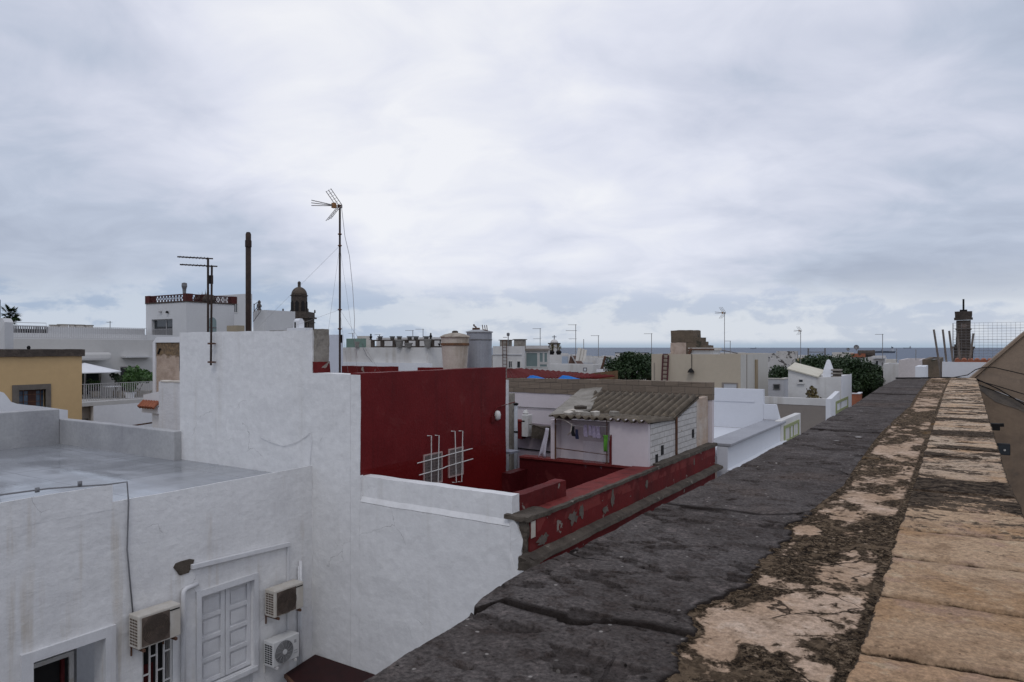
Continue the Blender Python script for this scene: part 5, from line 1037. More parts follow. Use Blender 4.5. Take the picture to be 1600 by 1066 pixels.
for q in range(8):
    a2 = an+q*math.pi/4; x, y = c.x+11.35*k*math.cos(a2), c.y+11.35*k*math.sin(a2); p0 = Vector((x,y,0)); tv = Vector((-math.sin(a2),math.cos(a2),0))*2.6*k; nv = Vector((math.cos(a2),math.sin(a2),0))*.12
    MB().prism([p0-tv+Vector((0,0,Z(486)))-nv, p0+tv+Vector((0,0,Z(486)))-nv, p0+tv+Vector((0,0,Z(473)))-nv, p0+Vector((0,0,Z(470.5)))-nv, p0-tv+Vector((0,0,Z(473)))-nv], nv*2.2).build('lantern_window', mDark, r)
mDome = M('dome_stone', (.11,.086,.066), (.075,.06,.048), .5, rough=.9, fine=.2)
MB().lathe(c.x,c.y,[(12.0*k*math.cos(q),Z(461)+12.6*k*math.sin(q)) for q in np.linspace(0,1.45,9)],16).build('dome', mDome, r, smooth=True)
MB().lathe(c.x,c.y,[(2.4*k,Z(450)),(2.4*k,Z(443)),(2.9*k,Z(442.5)),(2.0*k,Z(440.5)),(.3*k,Z(439.5))],10).build('cupola', mDarkSt, r)
# bluish white party wall and the long white building with pots
bx = hp(500,536,0,523,30,4); house('blue_white_house', 'plain bluish white wall behind the rough stone wall end', bx, M('bluish_white', (.58,.60,.66), (.55,.57,.62), .4, rough=.8, fine=.03))
bx = hp(536,702,0,543,62,9); lh = house('long_white_house', 'long low white house with dark railing and pots on its roof', bx, mFarW, par=.25)
MB().box(bx[0],bx[1]+.5,bx[2]-.35,bx[2]-.02,-ZOFF,aY(620,567,bx[2]).z).build('lower_ledge', mSmooth, lh)
yL = bx[2]; zr = bx[4]; zs = aY(600,532,yL+.3).z
rt = thing('roof_frame', 'dark stone frame railing with square openings along the long white house', 'railing', (aY(630,540,yL).x,yL+.3,zr))
x0, x1 = aY(580,540,yL).x, aY(690,540,yL).x
MB().bar((x0,yL+.2,zs),(x1,yL+.2,zs),.16,.12).bar((x0,yL+.2,zr+.06),(x1,yL+.2,zr+.06),.16,.12).build('rail', mDarkSt, rt)
for px in (580,595,614,633,650,673): 
    x = aY(px,540,yL).x; MB().box(x-.16,x+.16,yL+.10,yL+.32,zr,zs+.05).build('post', mDarkSt, rt)
mPot = M('dark_clay_pot', (.075,.068,.065), (.11,.10,.09), 3, rough=.9); mPotG = M('grey_stone_pot', (.26,.25,.23), (.2,.19,.18), 3, rough=.9)
places = ['in line with the tall antenna mast side end','second along the roof frame','third, on a grey urn','fourth along the roof frame','fifth along the roof frame','sixth, on a grey urn by the tanks']
for i, px in enumerate((594,613,624,640,650,666)):
    c0 = aY(px,531,yL+.2); r = thing('roof_pot', 'dark clay pot on the long roof frame, '+('at the end farthest from the water tanks','second from the end farthest from the tanks','third from that end, over a grey urn','fourth counting towards the water tanks','fifth counting towards the water tanks','rimmed, nearest the cream water tank')[i], 'pot', (c0.x,c0.y,zs+.05), 'dark pots along the roof frame')
    w = .24; MB().lathe(c0.x,c0.y,[(w*.72,zs+.05),(w*.9,aY(px,527,yL).z)],10).build('body', mPot, r); zt = aY(px,526.8,yL).z; MB().lathe(c0.x,c0.y,[(w*1.1,zt),(w*1.1,zt+.07),(w*.9,zt+.08)],10).build('rim', mPot, r)
for i, px in enumerate((558,624,638,668)):
    c0 = aY(px,540,yL-.1); h = (.55,.72,.40,.75)[i]; r = thing('stone_urn', ('grey square planter at the plain end of the long white roof','round grey urn under the third dark pot','low pale trough between two roof frame posts','big grey urn by the cream water tank')[i], 'urn', (c0.x,c0.y,zr)); w = (.30,.36,.36,.34)[i]
    MB().lathe(c0.x,c0.y,[(w*.75,zr),(w,zr+h*.8)],12 if i else 4).build('body', mPotG, r); MB().lathe(c0.x,c0.y,[(w*1.1,zr+h*.8),(w*1.12,zr+h),(w*.9,zr+h)],12 if i else 4).build('rim', mPotG, r)
for i, px in enumerate((579.5,673)):
    q = aY(px,529,yL+.2); zz = zs+.06; r = thing('roof_finial', ('dark vase finial at the plain end of the roof frame','dark vase finial at the tank end of the roof frame')[i], 'finial', (q.x,q.y,zz)); MB().lathe(q.x,q.y,[(.16,zz),(.07,zz+.1),(.15,zz+.28),(.06,zz+.4),(.09,zz+.48),(.02,zz+.58)],8).build('vase', mBlack, r)
bx2 = hp(541,572,0,529,72,5); house('green_roof_hut', 'low roof hut with green parapet behind the long white house', bx2, M('faded_green', (.14,.22,.18), (.18,.26,.22), .8, rough=.8)); bx2 = hp(558,580,0,525,76,5); house('cream_stair_hut', 'cream stair hut behind the long white house', bx2, mFarW2, par=.12)
tag(MB().tube([aY(567,537,yL-.15),aY(567,543,yL-.15),aY(573,556,yL-.2),aY(585,570,yL-.3)],.025).build('hanging_cable', mGreyMet), 'dark cable drooping down the long white wall', 'cable')
bx = hp(588,700,0,527,90,6); house('pale_back_house', 'pale low house just behind the row of roof pots', bx, mFarW, par=.2)
# ---------------------------------------------------------------- town towards the sea
bx = hp(770,820,0,541,58,8,fr=.09); wh = house('window_house', 'white house with two small dark windows and an iron ladder', bx, mFarW, par=.2); yP = bx[2]
bz = lambda py, pl=yP: aY(820,py,pl).z
for p0, p1 in ((794.5,801),(807.5,814)): window(wh,'P',yP,aY(p0,570,yP).x,aY(p1,570,yP).x,bz(576),bz(564),mull=1 if p0 < 800 else 0)
MB().box(bx[0],bx[1],yP-.07,yP-.003,bz(555),bz(554)).build('string_course', mFarG, wh)
ld = thing('iron_ladder', 'dark iron ladder against the white house with two windows', 'ladder', (aY(788,576,yP).x,yP-.3,-3)); a = [aY(p,576,yP-.3).x for p in (786,792)]
for x in a: MB().bar((x,yP-.3,-3),(x-.15,yP-.15,bz(531)),.05).build('rail', mRust, ld)
mb = MB()
for k in range(14): z = -2.8+k*.28; mb.bar((a[0]-.02,yP-.26,z),(a[1]-.02,yP-.26,z),.04)
mb.build('rungs', mRust, ld)
for i, (p0, p1, pt, lab) in enumerate(((781,793,531,'small stone chimney block beside the iron ladder'),(803,815,530,'round-topped stone water tank on the white roof beside the glass bay'))):
    q0 = aY(p0,540,yP+1); q1 = aY(p1,540,yP+1); r = thing('roof_stack', lab, 'stack', ((q0.x+q1.x)/2,yP+1.4,bx[4]-.2)); zt = aY(p0,pt,yP+1).z
    MB().box(q0.x,q1.x,yP+1,yP+1.7,bx[4]-.2,zt-.06).build('body', mConc, r); MB().box(q0.x-.08,q1.x+.08,yP+.92,yP+1.78,zt-.06,zt).build('cap', mCap, r)
q = aY(794,531,yP+.6); tag(MB().lathe(q.x,q.y,[(.04,bx[4]),(.04,q.z+.3),(.13,q.z+.35),(.13,q.z+.55),(.02,q.z+.6)],8).build('flue_cowl', mGreyMet), 'thin flue with round cowl beside the iron ladder', 'flue')
bx = hp(820.5,859,0,540,60,6,fr=.06); gb = house('glass_bay', 'white bay with large greenish window panes', bx, mFarW, par=.18); yP = bx[2]
for p0, p1, y0, y1 in ((821.5,841,574,550.5),(842.5,849.5,566.5,550.5),(850,856,566.5,550.5),(842.5,856,574,568)): window(gb,'P',yP,aY(p0,560,yP).x,aY(p1,560,yP).x,aY(830,y0,yP).z,aY(830,y1,yP).z,glass=mGlassG,mull=0)
MB().box(bx[0]-.1,bx[1]+.15,yP-.18,yP-.003,aY(830,548,yP).z,aY(830,545,yP).z).build('eaves', mTaupe, gb)
# red corrugated roof with blue tarpaulins
q = [aT(792,591,40),aT(792,577,47),aT(812,576,48),aT(930,591,42)]
mRR = M('red_metal_roof', (.125,.018,.017), (.095,.015,.014), 1.2, rough=.9, spec=.08)
r = thing('red_roof', 'low dark red ribbed roof beyond the block wall', 'roof', (q[0].x,q[0].y,-ZOFF))
mb = MB(); n = 26
for i in range(n):
    a0, a1 = i/n, (i+1)/n; lo = lambda s: q[0].lerp(q[3],s); hi = lambda s: q[1].lerp(q[2],s)+Vector((0,0,.0)) if s < .35 else q[2].lerp(q[3]+Vector((.6,1.5,.1)),(s-.35)/.65)
    e = Vector((0,0,.06))
    mb.prism([lo(a0),lo(a0+.5/n)+e,lo(a1),hi(a1),hi(a0+.5/n)+e,hi(a0)],(0,0,-.05))
mb.build('roof_sheet', mRR, r); MB().prism([q[0]-Vector((0,0,.07)),q[3]-Vector((0,0,.07)),Vector((q[3].x,q[3].y,-8)),Vector((q[0].x,q[0].y,-8))],(.1,.3,0)).build('wall', mSmooth, r)
mBlue = M('blue_tarpaulin', (.010,.115,.42), (.02,.20,.55), 2, rough=.9, spec=.05)
for i, (p0, pm, p1) in enumerate(((821,832,854),(871,881,906))):
    mb = MB(); V = []; F = []; nn = 14
    for j in range(nn+1):
        s = j/nn; px = p0+(p1-p0)*s; hgt = 6.2*min(1,s/.2)*(1 if s < .45 else max(.12,1-(s-.45)*1.7)); 
        b0 = aT(px,592.5,37); b1 = aT(px,592.5-hgt*(.9+.2*noise.noise(Vector((j*.7,i,0)))),39.5); V += [b0,b1,Vector((b0.x,b0.y,b0.z-.5))]
    for j in range(nn): F += [(3*j,3*j+3,3*j+4,3*j+1),(3*j+2,3*j+5,3*j+3,3*j)]
    mb.add(V,F); tag(mb.build('blue_tarpaulin', mBlue), ('blue tarpaulin on the red roof under the glass bay','blue tarpaulin on the red roof nearer the brown tiled roof')[i], 'tarpaulin', 'blue tarpaulins on the red roof')
# white bell turret
t0 = 105; c = aT(866,548,t0); k = t0/FPX; Z = lambda py: (543-py)*k
r = thing('bell_turret', 'small white bell turret with dome and cross', 'turret', (c.x,c.y,-ZOFF))
mb = MB(); mb.box(c.x-6*k,c.x+6*k,c.y-6*k,c.y+6*k,-ZOFF,Z(549))
for sx in (-1,1):
    for sy in (-1,1): mb.box(c.x+sx*6*k-(3.9*k if sx>0 else 0),c.x+sx*6*k+(3.9*k if sx<0 else 0),c.y+sy*6*k-(3.9*k if sy>0 else 0),c.y+sy*6*k+(3.9*k if sy<0 else 0),Z(549),Z(538))
mb.build('wall', mFarW, r); MB().box(c.x-4.5*k,c.x+4.5*k,c.y-4.5*k,c.y+4.5*k,Z(549),Z(538)).build('bell_chamber', mDark, r); MB().box(c.x-7.3*k,c.x+7.3*k,c.y-7.3*k,c.y+7.3*k,Z(538),Z(536)).build('cornice', mDarkSt, r)
MB().lathe(c.x,c.y,[(6.2*k*math.cos(q),Z(536)+5.5*k*math.sin(q)) for q in np.linspace(0,1.4,7)],14).build('dome', mFarW, r, smooth=True); MB().bar((c.x,c.y,Z(531)),(c.x,c.y,Z(524)),.1).bar((c.x-.35,c.y,Z(526.5)),(c.x+.35,c.y,Z(526.5)),.09).build('cross', mGreyMet, r)
# cluster of white houses by the sea front
bx = hp(856,890,0,554.5,75,8); r = house('gabled_house', 'white house with scalloped dark planters along its roof', bx, mFarW, par=.3)
for i, px in enumerate((862,873)):
    q = aY(px,551,bx[2]+.2); zz = bx[4]; p = thing('roof_planter', ('dark round planter on the scalloped white roof under the bell turret','second dark planter on the scalloped roof, right of the turret door')[i], 'planter', (q.x,q.y,zz)); MB().lathe(q.x,q.y,[(.2,zz),(.32,zz+.3),(.2,zz+.45)],10).build('pot', mBlack, p)
    mb = MB(); leaves(mb,(q.x,q.y,zz+.75),(.3,.3,.4),60,.2,i+70); mb.build('foliage', mLeafDr, p)
tag(MB().box(aY(878,558,bx[2]-.1).x,aY(887,558,bx[2]-.1).x,bx[2]-.12,bx[2]-.03,aY(880,569,bx[2]).z,aY(880,557,bx[2]).z).build('blue_shutter', M('pale_blue_panel',(.38,.44,.52),rough=.5)), 'pale blue panel on the white house beside the brown stair', 'panel')
q0, q1, q2 = aT(888,570,74), aT(903,570,74), aT(891,556,74); tag(MB().prism([q0,q1,q2],(.3,.9,0)).build('brown_stair', M('brown_stair_side',(.11,.065,.05),(.15,.09,.07),2,rough=.8)), 'brown triangular stair side between white roofs', 'stair'); tag(MB().bar(q1+Vector((-.1,-.2,.1)),q2+Vector((.2,-.2,.15)),.1,.12).build('stair_rail', mRail), 'pale sloping rail over the brown triangular stair', 'rail')
bx = hp(850,945,0,570,66,6); r = house('low_front_house', 'long low white house with one small framed window', bx, mFarW, par=.3); window(r,'P',bx[2],aY(911.5,575,bx[2]).x,aY(917,575,bx[2]).x,aY(915,580,bx[2]).z,aY(915,574.5,bx[2]).z,frame=mGreyMet,glass=mSmooth,mull=0)
MB().box(aY(856,575,bx[2]).x,aY(904,575,bx[2]).x,bx[2]-.8,bx[2]-.02,aY(880,585,bx[2]).z,aY(880,581,bx[2]).z).build('dark_awning', mBlack, r)
bx = hp(903,936,0,559,82,6); r = house('flat_white_house', 'flat white house with a grey band under its roof', bx, mFarW, par=.25); MB().box(bx[0]+.3,bx[0]+2.0,bx[2]-.06,bx[2]-.003,aY(910,569,bx[2]).z,aY(910,566.5,bx[2]).z).build('grey_band', mFarG, r)
bx = hp(934,962,0,560,80,6,fr=.15); r = house('shuttered_house', 'white house with grey slatted window beside the dark tree', bx, mFarW, par=.25); window(r,'P',bx[2],aY(944,560,bx[2]).x,aY(957,560,bx[2]).x,aY(950,569,bx[2]).z,aY(950,558.5,bx[2]).z-.05,frame=mRail,glass=M('blue_grey_shutter',(.25,.28,.33),rough=.5),mull=2)
q = aT(912,594,44); tag(MB().prism([aT(878,592,44),aT(933,582,44),aT(933,598,44),aT(878,598,44)],(.3,2.5,.05)).build('brown_tiled_roof', M('brown_old_tiles',(.20,.12,.06),(.13,.08,.045),2,rough=.9,bump=.02,bsc=8)), 'brown sloping tiled roof beyond the blue tarpaulins', 'roof')
bx = hp(932,945,0,577,46,2); house('white_stub', 'narrow white wall stub beside the brown tiled roof', bx, mSmooth, par=.1); bx = hp(946,962,0,583,48,2); house('cream_stub', 'narrow cream wall at the foot of the dark tree', bx, mBeige, par=.1)
bx = hp(961,1012,0,552,95,6); house('dark_eave_house', 'white house with dark flat eave behind the dark tree', bx, mFarW, par=.2, cap=mBlack)
c0 = aT(907,549,72); r = thing('roof_clutter', 'pale leaning boards stacked on a sea-side roof', 'boards', (c0.x,c0.y,c0.z-1))
for i in range(3): MB().bar((c0.x-.4+.35*i,c0.y,c0.z-1),(c0.x-.25+.3*i,c0.y+.3,c0.z+.35-.1*i),.5,.06).build('board', mFarW2, r)
q = aT(940,577,60); r = thing('leaning_post', 'dark leaning post and flower pot on a white roof edge', 'post', (q.x,q.y,q.z-1)); MB().bar((q.x-.2,q.y,q.z-.6),(q.x+.35,q.y,q.z+1.1),.16).build('post', mRust, r); MB().lathe(q.x+.5,q.y-.1,[(.15,q.z-.7),(.25,q.z-.3),(.2,q.z-.3)],8).build('pot', mGreyMet, r)
# --- beige building
bx = hp(1018,1157,1200,554,41); r = house('beige_house', 'plain beige house with red ladder on its wall', bx, mBeige, par=.2); yP = bx[2]; xD = bx[1]
MB().box(xD+.002,xD+.012,yP+.002,bx[3],-ZOFF,bx[4]-.002).build('pale_side', mBeigeL, r)
MB().box(aX(1181,560,xD+.05).x if False else xD+.02,xD+.10,aX(1179,560,xD).y,aX(1182,560,xD).y,-6,aX(1180,562,xD).z).build('drain_pipe', M('tan_pipe',(.30,.235,.15),rough=.7), r); MB().box(xD+.013,xD+.03,aX(1166,560,xD).y,aX(1166.8,560,xD).y,-6,bx[4]).build('wall_seam', mTaupe, r); MB().box(aY(1022,560,yP).x,aY(1023,560,yP).x,yP-.03,yP-.002,-6,aY(1022,567,yP).z).build('thin_pipe', mTaupe, r)
ld = thing('red_ladder', 'dark red wooden ladder leaning on the beige house', 'ladder', (aY(1038,600,yP).x,yP-.4,-3.2)); xs = [aY(p,575,yP-.2).x for p in (1034.6,1043)]
for x in xs: MB().bar((x,yP-.4,-3.2),(x,yP-.05,aY(1039,555,yP).z),.09,.05).build('rail', M('red_ladder_paint',(.085,.028,.03),rough=.8) if 'red_ladder_paint' not in bpy.data.materials else bpy.data.materials['red_ladder_paint'], ld)
for k in range(11): z = -.42-.245*k; MB().bar((xs[0],yP-.1-.1*k/10*2,z),(xs[1],yP-.1-.1*k/10*2,z),.045,.06).build('rung', bpy.data.materials['red_ladder_paint'], ld)
q = aY(1081,578,yP); tag(MB().lathe(q.x,yP-.18,[(.22,q.z-.16),(.14,q.z),(.06,q.z+.08),(.01,q.z+.1)],10).bar((q.x,yP-.02,q.z+.05),(q.x,yP-.02,bx[4]),.03).build('wall_lantern', mBlack), 'black wall lantern hanging on the beige house', 'lantern')
MB().wall('y', yP-.04, yP-.004, aY(1128,603,yP).x, aY(1153,603,yP).x, -3.2, aY(1140,598,yP).z, [(aY(1131,603,yP).x,aY(1151,603,yP).x,-4,aY(1140,600,yP).z)]).build('door_frame', mTaupe, r); MB().box(aY(1131,603,yP).x,aY(1151,603,yP).x,yP-.02,yP-.004,-3.2,aY(1140,600,yP).z).build('door', mFarG, r)
mb = MB(); yS = 45; Zs = lambda py: aY(1070,py,yS).z; X_ = lambda px: aY(px,540,yS).x
mOldSt = M('old_brown_stone', (.16,.12,.085), (.10,.08,.058), 1.5, bump=.03, bsc=7, rough=.95, fine=.25, spots=((.06,.055,.04),1.6,.58))
sh = thing('ruined_stair_head', 'old brown stone stair head stepping down above the beige house', 'stair head', (X_(1065),yS+1,-1))
MB().box(X_(1048),X_(1083),yS,yS+1.6,Zs(535),Zs(516)).box(X_(1048.5),X_(1078),yS+.03,yS+1.55,-1,Zs(535)).build('block', mOldSt, sh, rough=(.25,.035,1.5)); MB().box(X_(1048)-.01,X_(1072),yS-.02,yS+.1,-1,Zs(535.5)).build('plaster_patch', mEarth, sh, rough=(.2,.02,2))
for p0, p1, pt in ((1078,1092,527.5),(1090,1096,534),(1094,1104,539.5)): MB().box(X_(p0),X_(p1),yS+.02,yS+1.5,-1,Zs(pt)).build('step', mOldSt, sh, rough=(.25,.03,1.5))
q0, q1 = aT(1079,553,43), aT(1121,553,43); r2 = thing('roof_skylight', 'flat white skylight box with dark edge on the beige roof', 'skylight', ((q0.x+q1.x)/2,q0.y,bx[4]-.2)); zt = aT(1100,543.5,43).z
MB().box(q0.x,q1.x,q0.y,q0.y+1.4,bx[4]-.2,zt-.16).build('box', mFarW, r2); MB().box(q0.x-.12,q1.x+.08,q0.y-.12,q0.y+1.5,zt-.16,zt).build('lid', mFarW2, r2); MB().box(q0.x-.14,q1.x+.1,q0.y-.14,q0.y-.121,zt-.14,zt-.05).build('dark_edge', mRust, r2)
MB().bar((q0.x-.15,q0.y-.1,bx[4]-.2),(q0.x+.1,q0.y-.1,zt-.03),.12).build('brace', mRust, r2)
q = aT(1122,546,44); tag(MB().tube([(q.x,q.y,bx[4]),(q.x,q.y,q.z),(q.x+1.2,q.y,bx[4]+.05)],.04).build('roof_pipe', mGreyMet), 'dark bent pipe on the beige roof beside the skylight', 'pipe')
# --- bluish white terrace house along the street
XT = -5.9; Y0, Y1 = 21.36, 29.3
mBW = M('bluish_white_paint', (.64,.655,.69), (.61,.625,.66), .35, rough=.65, fine=.03)
r = thing('terrace_house', 'freshly painted bluish white terrace house next to the red one', 'house', (-8,25,-ZOFF))
MB().box(XT-.32,XT,Y0,Y1,-ZOFF,-3.0).build('front_wall', mBW, r)
MB().box(XT-.72,XT+.10,Y0,Y1,-2.99,-2.9).build('coping', M('grey_painted_coping',(.34,.345,.37),(.30,.305,.33),1,rough=.7), r, bevel=.015)
MB().prism([(XT,Y0-.1,-3.66),(XT+.28,Y0-.1,-3.70),(XT+.30,Y0-.1,-3.78),(XT+.1,Y0-.1,-3.86),(XT,Y0-.1,-3.95)],(0,Y1-Y0+.1,0)).build('cornice', mBW, r)
MB().box(-17,XT-.33,Y0+.1,Y1,-3.6,-3.3).build('roof', mBW, r)
xR = aY(1192.5,600,Y1).x; MB().box(-17,xR,Y1,Y1+.25,-3.29,aY(1150,607.5,Y1).z).build('rear_wall', mBW, r); MB().box(-17,aY(1179,626,Y1).x,Y1-.03,Y1-.003,aY(1150,627.5,Y1).z,aY(1150,625.5,Y1).z).build('string_course', mBW, r)
zA = aY(1200,632,Y1).z; MB().prism([(xR+.003,Y1+.02,-2.895),(aY(1218,655,Y1).x,Y1+.02,-2.895),(aY(1212,632,Y1).x,Y1+.02,zA),(xR+.003,Y1+.02,zA)],(0,.22,0)).build('swept_end', mBW, r)
# pier with green framed panel
XPn = -5.86; ya, yb = aX(1221,650,XPn).y, aX(1251,650,XPn).y; zt = -2.86
r = thing('panelled_parapet', 'short white parapet with a green framed panel', 'parapet', (XPn,(ya+yb)/2,-ZOFF))
MB().box(XPn-.25,XPn,ya,yb,-ZOFF,zt).build('wall', mFarW, r, bevel=.02)
mGr = M('olive_green_trim', (.30,.33,.16), rough=.7); ua, ub = aX(1224.5,660,XPn).y, aX(1248,660,XPn).y; zz0, zz1 = zt-.95, zt-.24
MB().wall('x', XPn+.03, XPn-.01, ua, ub, zz0, zz1, [(ua+.22,ub-.22,zz0+.12,zz1-.12)]).build('green_frame', mGr, r)
um = (ua+ub)/2
for o in (-.35,.3): MB().box(XPn+.003,XPn+.03,um+o-.05,um+o+.05,zz0+.12,zz1-.12).build('green_bar', mGr, r)
# --- taupe house and the white house with the monopitch hut
xA = -5.9; yT = aX(1298,640,xA).y
r = thing('taupe_house', 'taupe walled house with white parapet and grey roof along the street', 'house', (-9,yT+4,-ZOFF))
zc = aY(1250,622,yT).z; x0 = aY(1192,622,yT).x-3
MB().box(x0,xA-.25,yT,yT+.3,-ZOFF,zc-.38).build('wall', mTaupe, r); MB().box(x0,xA-.25,yT-.02,yT+.32,zc-.377,zc+.0).build('white_band', mFarW, r)
ySt = aX(1312,620,xA).y; MB().box(xA-.25,xA,yT-.02,ySt,-ZOFF,zc).prism([(xA-.25,yT+.4,zc),(xA-.25,ySt,zc+.25),(xA-.25,ySt,zc)],(.25,0,0)).build('front_wall', mSmooth, r)
MB().box(x0,xA-.26,yT+.33,ySt,zc-.6,zc-.25).build('roof', mRoofG, r)
mb = MB().wall('x', xA+.03, xA-.01, ySt-1.6, ySt+3.5, zc-.95, zc-.25, [(ySt-1.2,ySt+3.2,zc-.8,zc-.4)]); mb.build('green_frame', mGr, r)
q = aY(1268,612,yT+.8); pl = thing('dry_plant', 'dry brown plant growing on the grey roof by the white hut', 'plant', (q.x,q.y,zc-.25)); mb = MB(); leaves(mb,(q.x,q.y,zc+.2),(.28,.3,.42),150,.18,91); leaves(mb,(q.x+.15,q.y,zc-.05),(.4,.3,.2),80,.18,92); mb.build('foliage', mLeafDr, pl); mb = MB()
for k in range(6): mb.tube([(q.x,q.y,zc-.25),(q.x+.3*math.sin(k),q.y+.3*math.cos(k),zc+.5)],.02,4)
mb.build('stem', mTrunk, pl)
yH = 45.5; Xp = lambda px: aY(px,600,yH).x; Zp = lambda py, px=1260: aY(px,py,yH).z
r = thing('monopitch_hut', 'stained white roof hut with cream sloping roof and small window', 'hut', (Xp(1270),yH+2,-ZOFF))
MB().prism([(Xp(1231.5),yH,-ZOFF),(xA-.02,yH,-ZOFF),(xA-.02,yH,Zp(589,1310)),(Xp(1279),yH,Zp(590,1279)),(Xp(1231.5),yH,Zp(577.5,1232))],(0,4.6,0)).build('wall', mFarW, r)
MB().prism([(Xp(1230.5),yH-.12,Zp(577.2,1232)),(Xp(1279),yH-.12,Zp(590.2,1279)),(Xp(1279),yH-.12,Zp(588.4,1279)),(Xp(1230.5),yH-.12,Zp(575.4,1232))],(0,2.4,.32)).build('roof', M('cream_roof_sheet',(.62,.585,.48),(.55,.51,.41),1,rough=.7), r)
window(r,'P',yH,Xp(1247.5),Xp(1255.5),Zp(598.5),Zp(592.5),mull=0,sill=True)
MB().box(xA-.015,xA+.002,yH,yH+4.6,-ZOFF,Zp(588,1312)).build('street_side', mSmooth, r)
cx, cy = aY(1294.5,580,yH+.6).x, yH+.6; zz = lambda py: aY(1294,py,cy).z; rc = thing('white_pinnacle', 'white obelisk chimney on the roof hut', 'chimney', (cx,cy,zz(590)))
MB().box(cx-.27,cx+.27,cy-.27,cy+.27,zz(590),zz(580)).build('base', mSmooth, rc); MB().lathe(cx,cy,[(.36,zz(580)),(.34,zz(577)),(.12,zz(563)),(.03,zz(562))],4,math.pi/4).build('spire', mSmooth, rc)
cx = aY(1307.5,585,yH+.6).x; rc = thing('vent_block', 'slatted grey vent block next to the white obelisk chimney', 'vent', (cx,cy,zz(590)))
for k in range(3): MB().box(cx-.28,cx+.28,cy-.3,cy+.3,zz(589.5)+.2*k,zz(589.5)+.2*k+.09).build('slab', mConc, rc)
MB().box(cx-.22,cx+.22,cy-.24,cy+.24,zz(590),zz(577.5)).build('core', mDarkSt, rc)
q = aT(1217,606,55); r = house('grey_hut', 'low grey rendered hut with dark window behind the taupe house', hp(1195,1232,0,593,54,3), mFarG, par=.12, cap=mFarW2); bx = hp(1195,1232,0,593,54,3); window(r,'P',bx[2],aY(1208,606,bx[2]).x,aY(1219,606,bx[2]).x,aY(1210,609,bx[2]).z,aY(1210,600,bx[2]).z,frame=mGreyMet,mull=0)
r = house('brick_stub', 'low red brick wall with white top at the end of the street houses', hp(1327,1347,0,616,62,3), mTerra, par=.1, cap=mSmooth)
# --- trees
def tree(px, py, t, rx, rz, label, n=5200, size=.34, seed=1, lumps=26, group=None, ry=None):
    c = aT(px, py, t); ry = ry or rx*.7
    r = thing('dense_tree', label, 'tree', (c.x,c.y,-ZOFF), group); rg = random.Random(seed)
    mb = MB().tube([(c.x,c.y,-ZOFF),(c.x+.1,c.y,-ZOFF+(c.z+ZOFF)*.45),(c.x,c.y,c.z-rz*.3)],.32,8,.14)
    cl = []
    R = Vector((Cs,Hs,0)); D = Vector((-Hs,Cs,0))
    for k in range(lumps):
        a = rg.uniform(0,6.28); e = rg.uniform(-.5,1.45); q = (.62+.3*rg.random())
        cl.append(Vector((c.x,c.y,c.z))+R*(rx*q*math.cos(a)*math.cos(e))+D*(ry*q*math.sin(a)*math.cos(e))+Vector((0,0,rz*q*math.sin(e))))
    for p in cl[:9]: mb.tube([(c.x,c.y,c.z-rz*.6),p.lerp(Vector((c.x,c.y,c.z)),.35)+Vector((0,0,-.3)),p],.12,5,.03)
    mb.build('trunk', mTrunk, r)
    mb = MB()
    for k, p in enumerate(cl): 
        s = min(rx,rz)*rg.uniform(.26,.48); leaves(mb,p,(s*1.25,s*1.25,s*.8),int(n/lumps),size,seed*100+k,up=.8)
    leaves(mb,c,(rx*.75,ry*.75,rz*.7),n//5,size*1.5,seed*7,up=.4)
    mb.build('crown', mLeafD, r); return r
tree(984,584,62,2.0,1.75,'dark round tree between the sea-front houses and the beige house',n=5000,size=.22,seed=2)
tree(1012,579,66,1.3,1.45,'narrow dark tree just behind the beige house corner',n=2400,size=.22,seed=12,lumps=14)
tree(1296,594,78,4.8,2.7,'large dark tree crown behind the white obelisk chimney',n=11000,size=.27,seed=3,lumps=54)
tree(1228,598,80,3.4,2.1,'lower dark tree beside the sooty whitewashed wall',n=4200,size=.26,seed=4,lumps=22)
tree(1350,606,74,3.0,2.4,'dark tree crown sinking behind the end of the stone parapet',n=7000,size=.26,seed=5,lumps=34)
tree(1328,592,71,2.7,2.2,'dark crown rising just behind the slatted vent block',n=6500,size=.25,seed=8,lumps=32)
tree(1270,578,92,2.2,1.6,'small dark tree top below the dark iron frame',n=2800,size=.28,seed=6,lumps=16)
# --- far houses, sea front
mSoot = M('sooty_whitewash', (.56,.54,.52), (.48,.46,.43), .6, rough=.95, spots=((.10,.09,.085),.85,.54,.05), fine=.15)
r = house('sooty_ruin', 'roofless whitewashed ruin stained black, before the sea', hp(1213,1247,0,549,120,5), mSoot, par=.5)
house('whitewashed_wall_house', 'low whitewashed house with sooty patches below the ruin', hp(1195,1246,0,561,105,6), mSoot, par=.3)
house('orange_house', 'low pale orange house under the dark iron frame', hp(1240,1300,0,561,110,6), M('pale_orange_render',(.52,.38,.21),(.46,.34,.2),.4,rough=.85), par=.25)
q0, q1 = aT(1263,556,108), aT(1289,556,108); r = thing('roof_gantry', 'dark iron roof frame of two posts and rails', 'frame', ((q0.x+q1.x)/2,q0.y,q0.z-.2))
for q in (q0,q1): MB().bar((q.x,q.y,q.z-.3),(q.x,q.y,q.z+1.15),.22).build('post', mGreyMet, r)
MB().bar((q0.x,q0.y,q0.z+.55),(q1.x,q1.y,q1.z+.55),.12).bar((q0.x,q0.y,q0.z),(q1.x,q1.y,q1.z),.12).build('rail', mGreyMet, r)
r = house('cream_flat_house', 'cream flat-roofed house right behind the large tree crown', hp(1300,1334,0,551,100,6), mFarW2, par=.25)
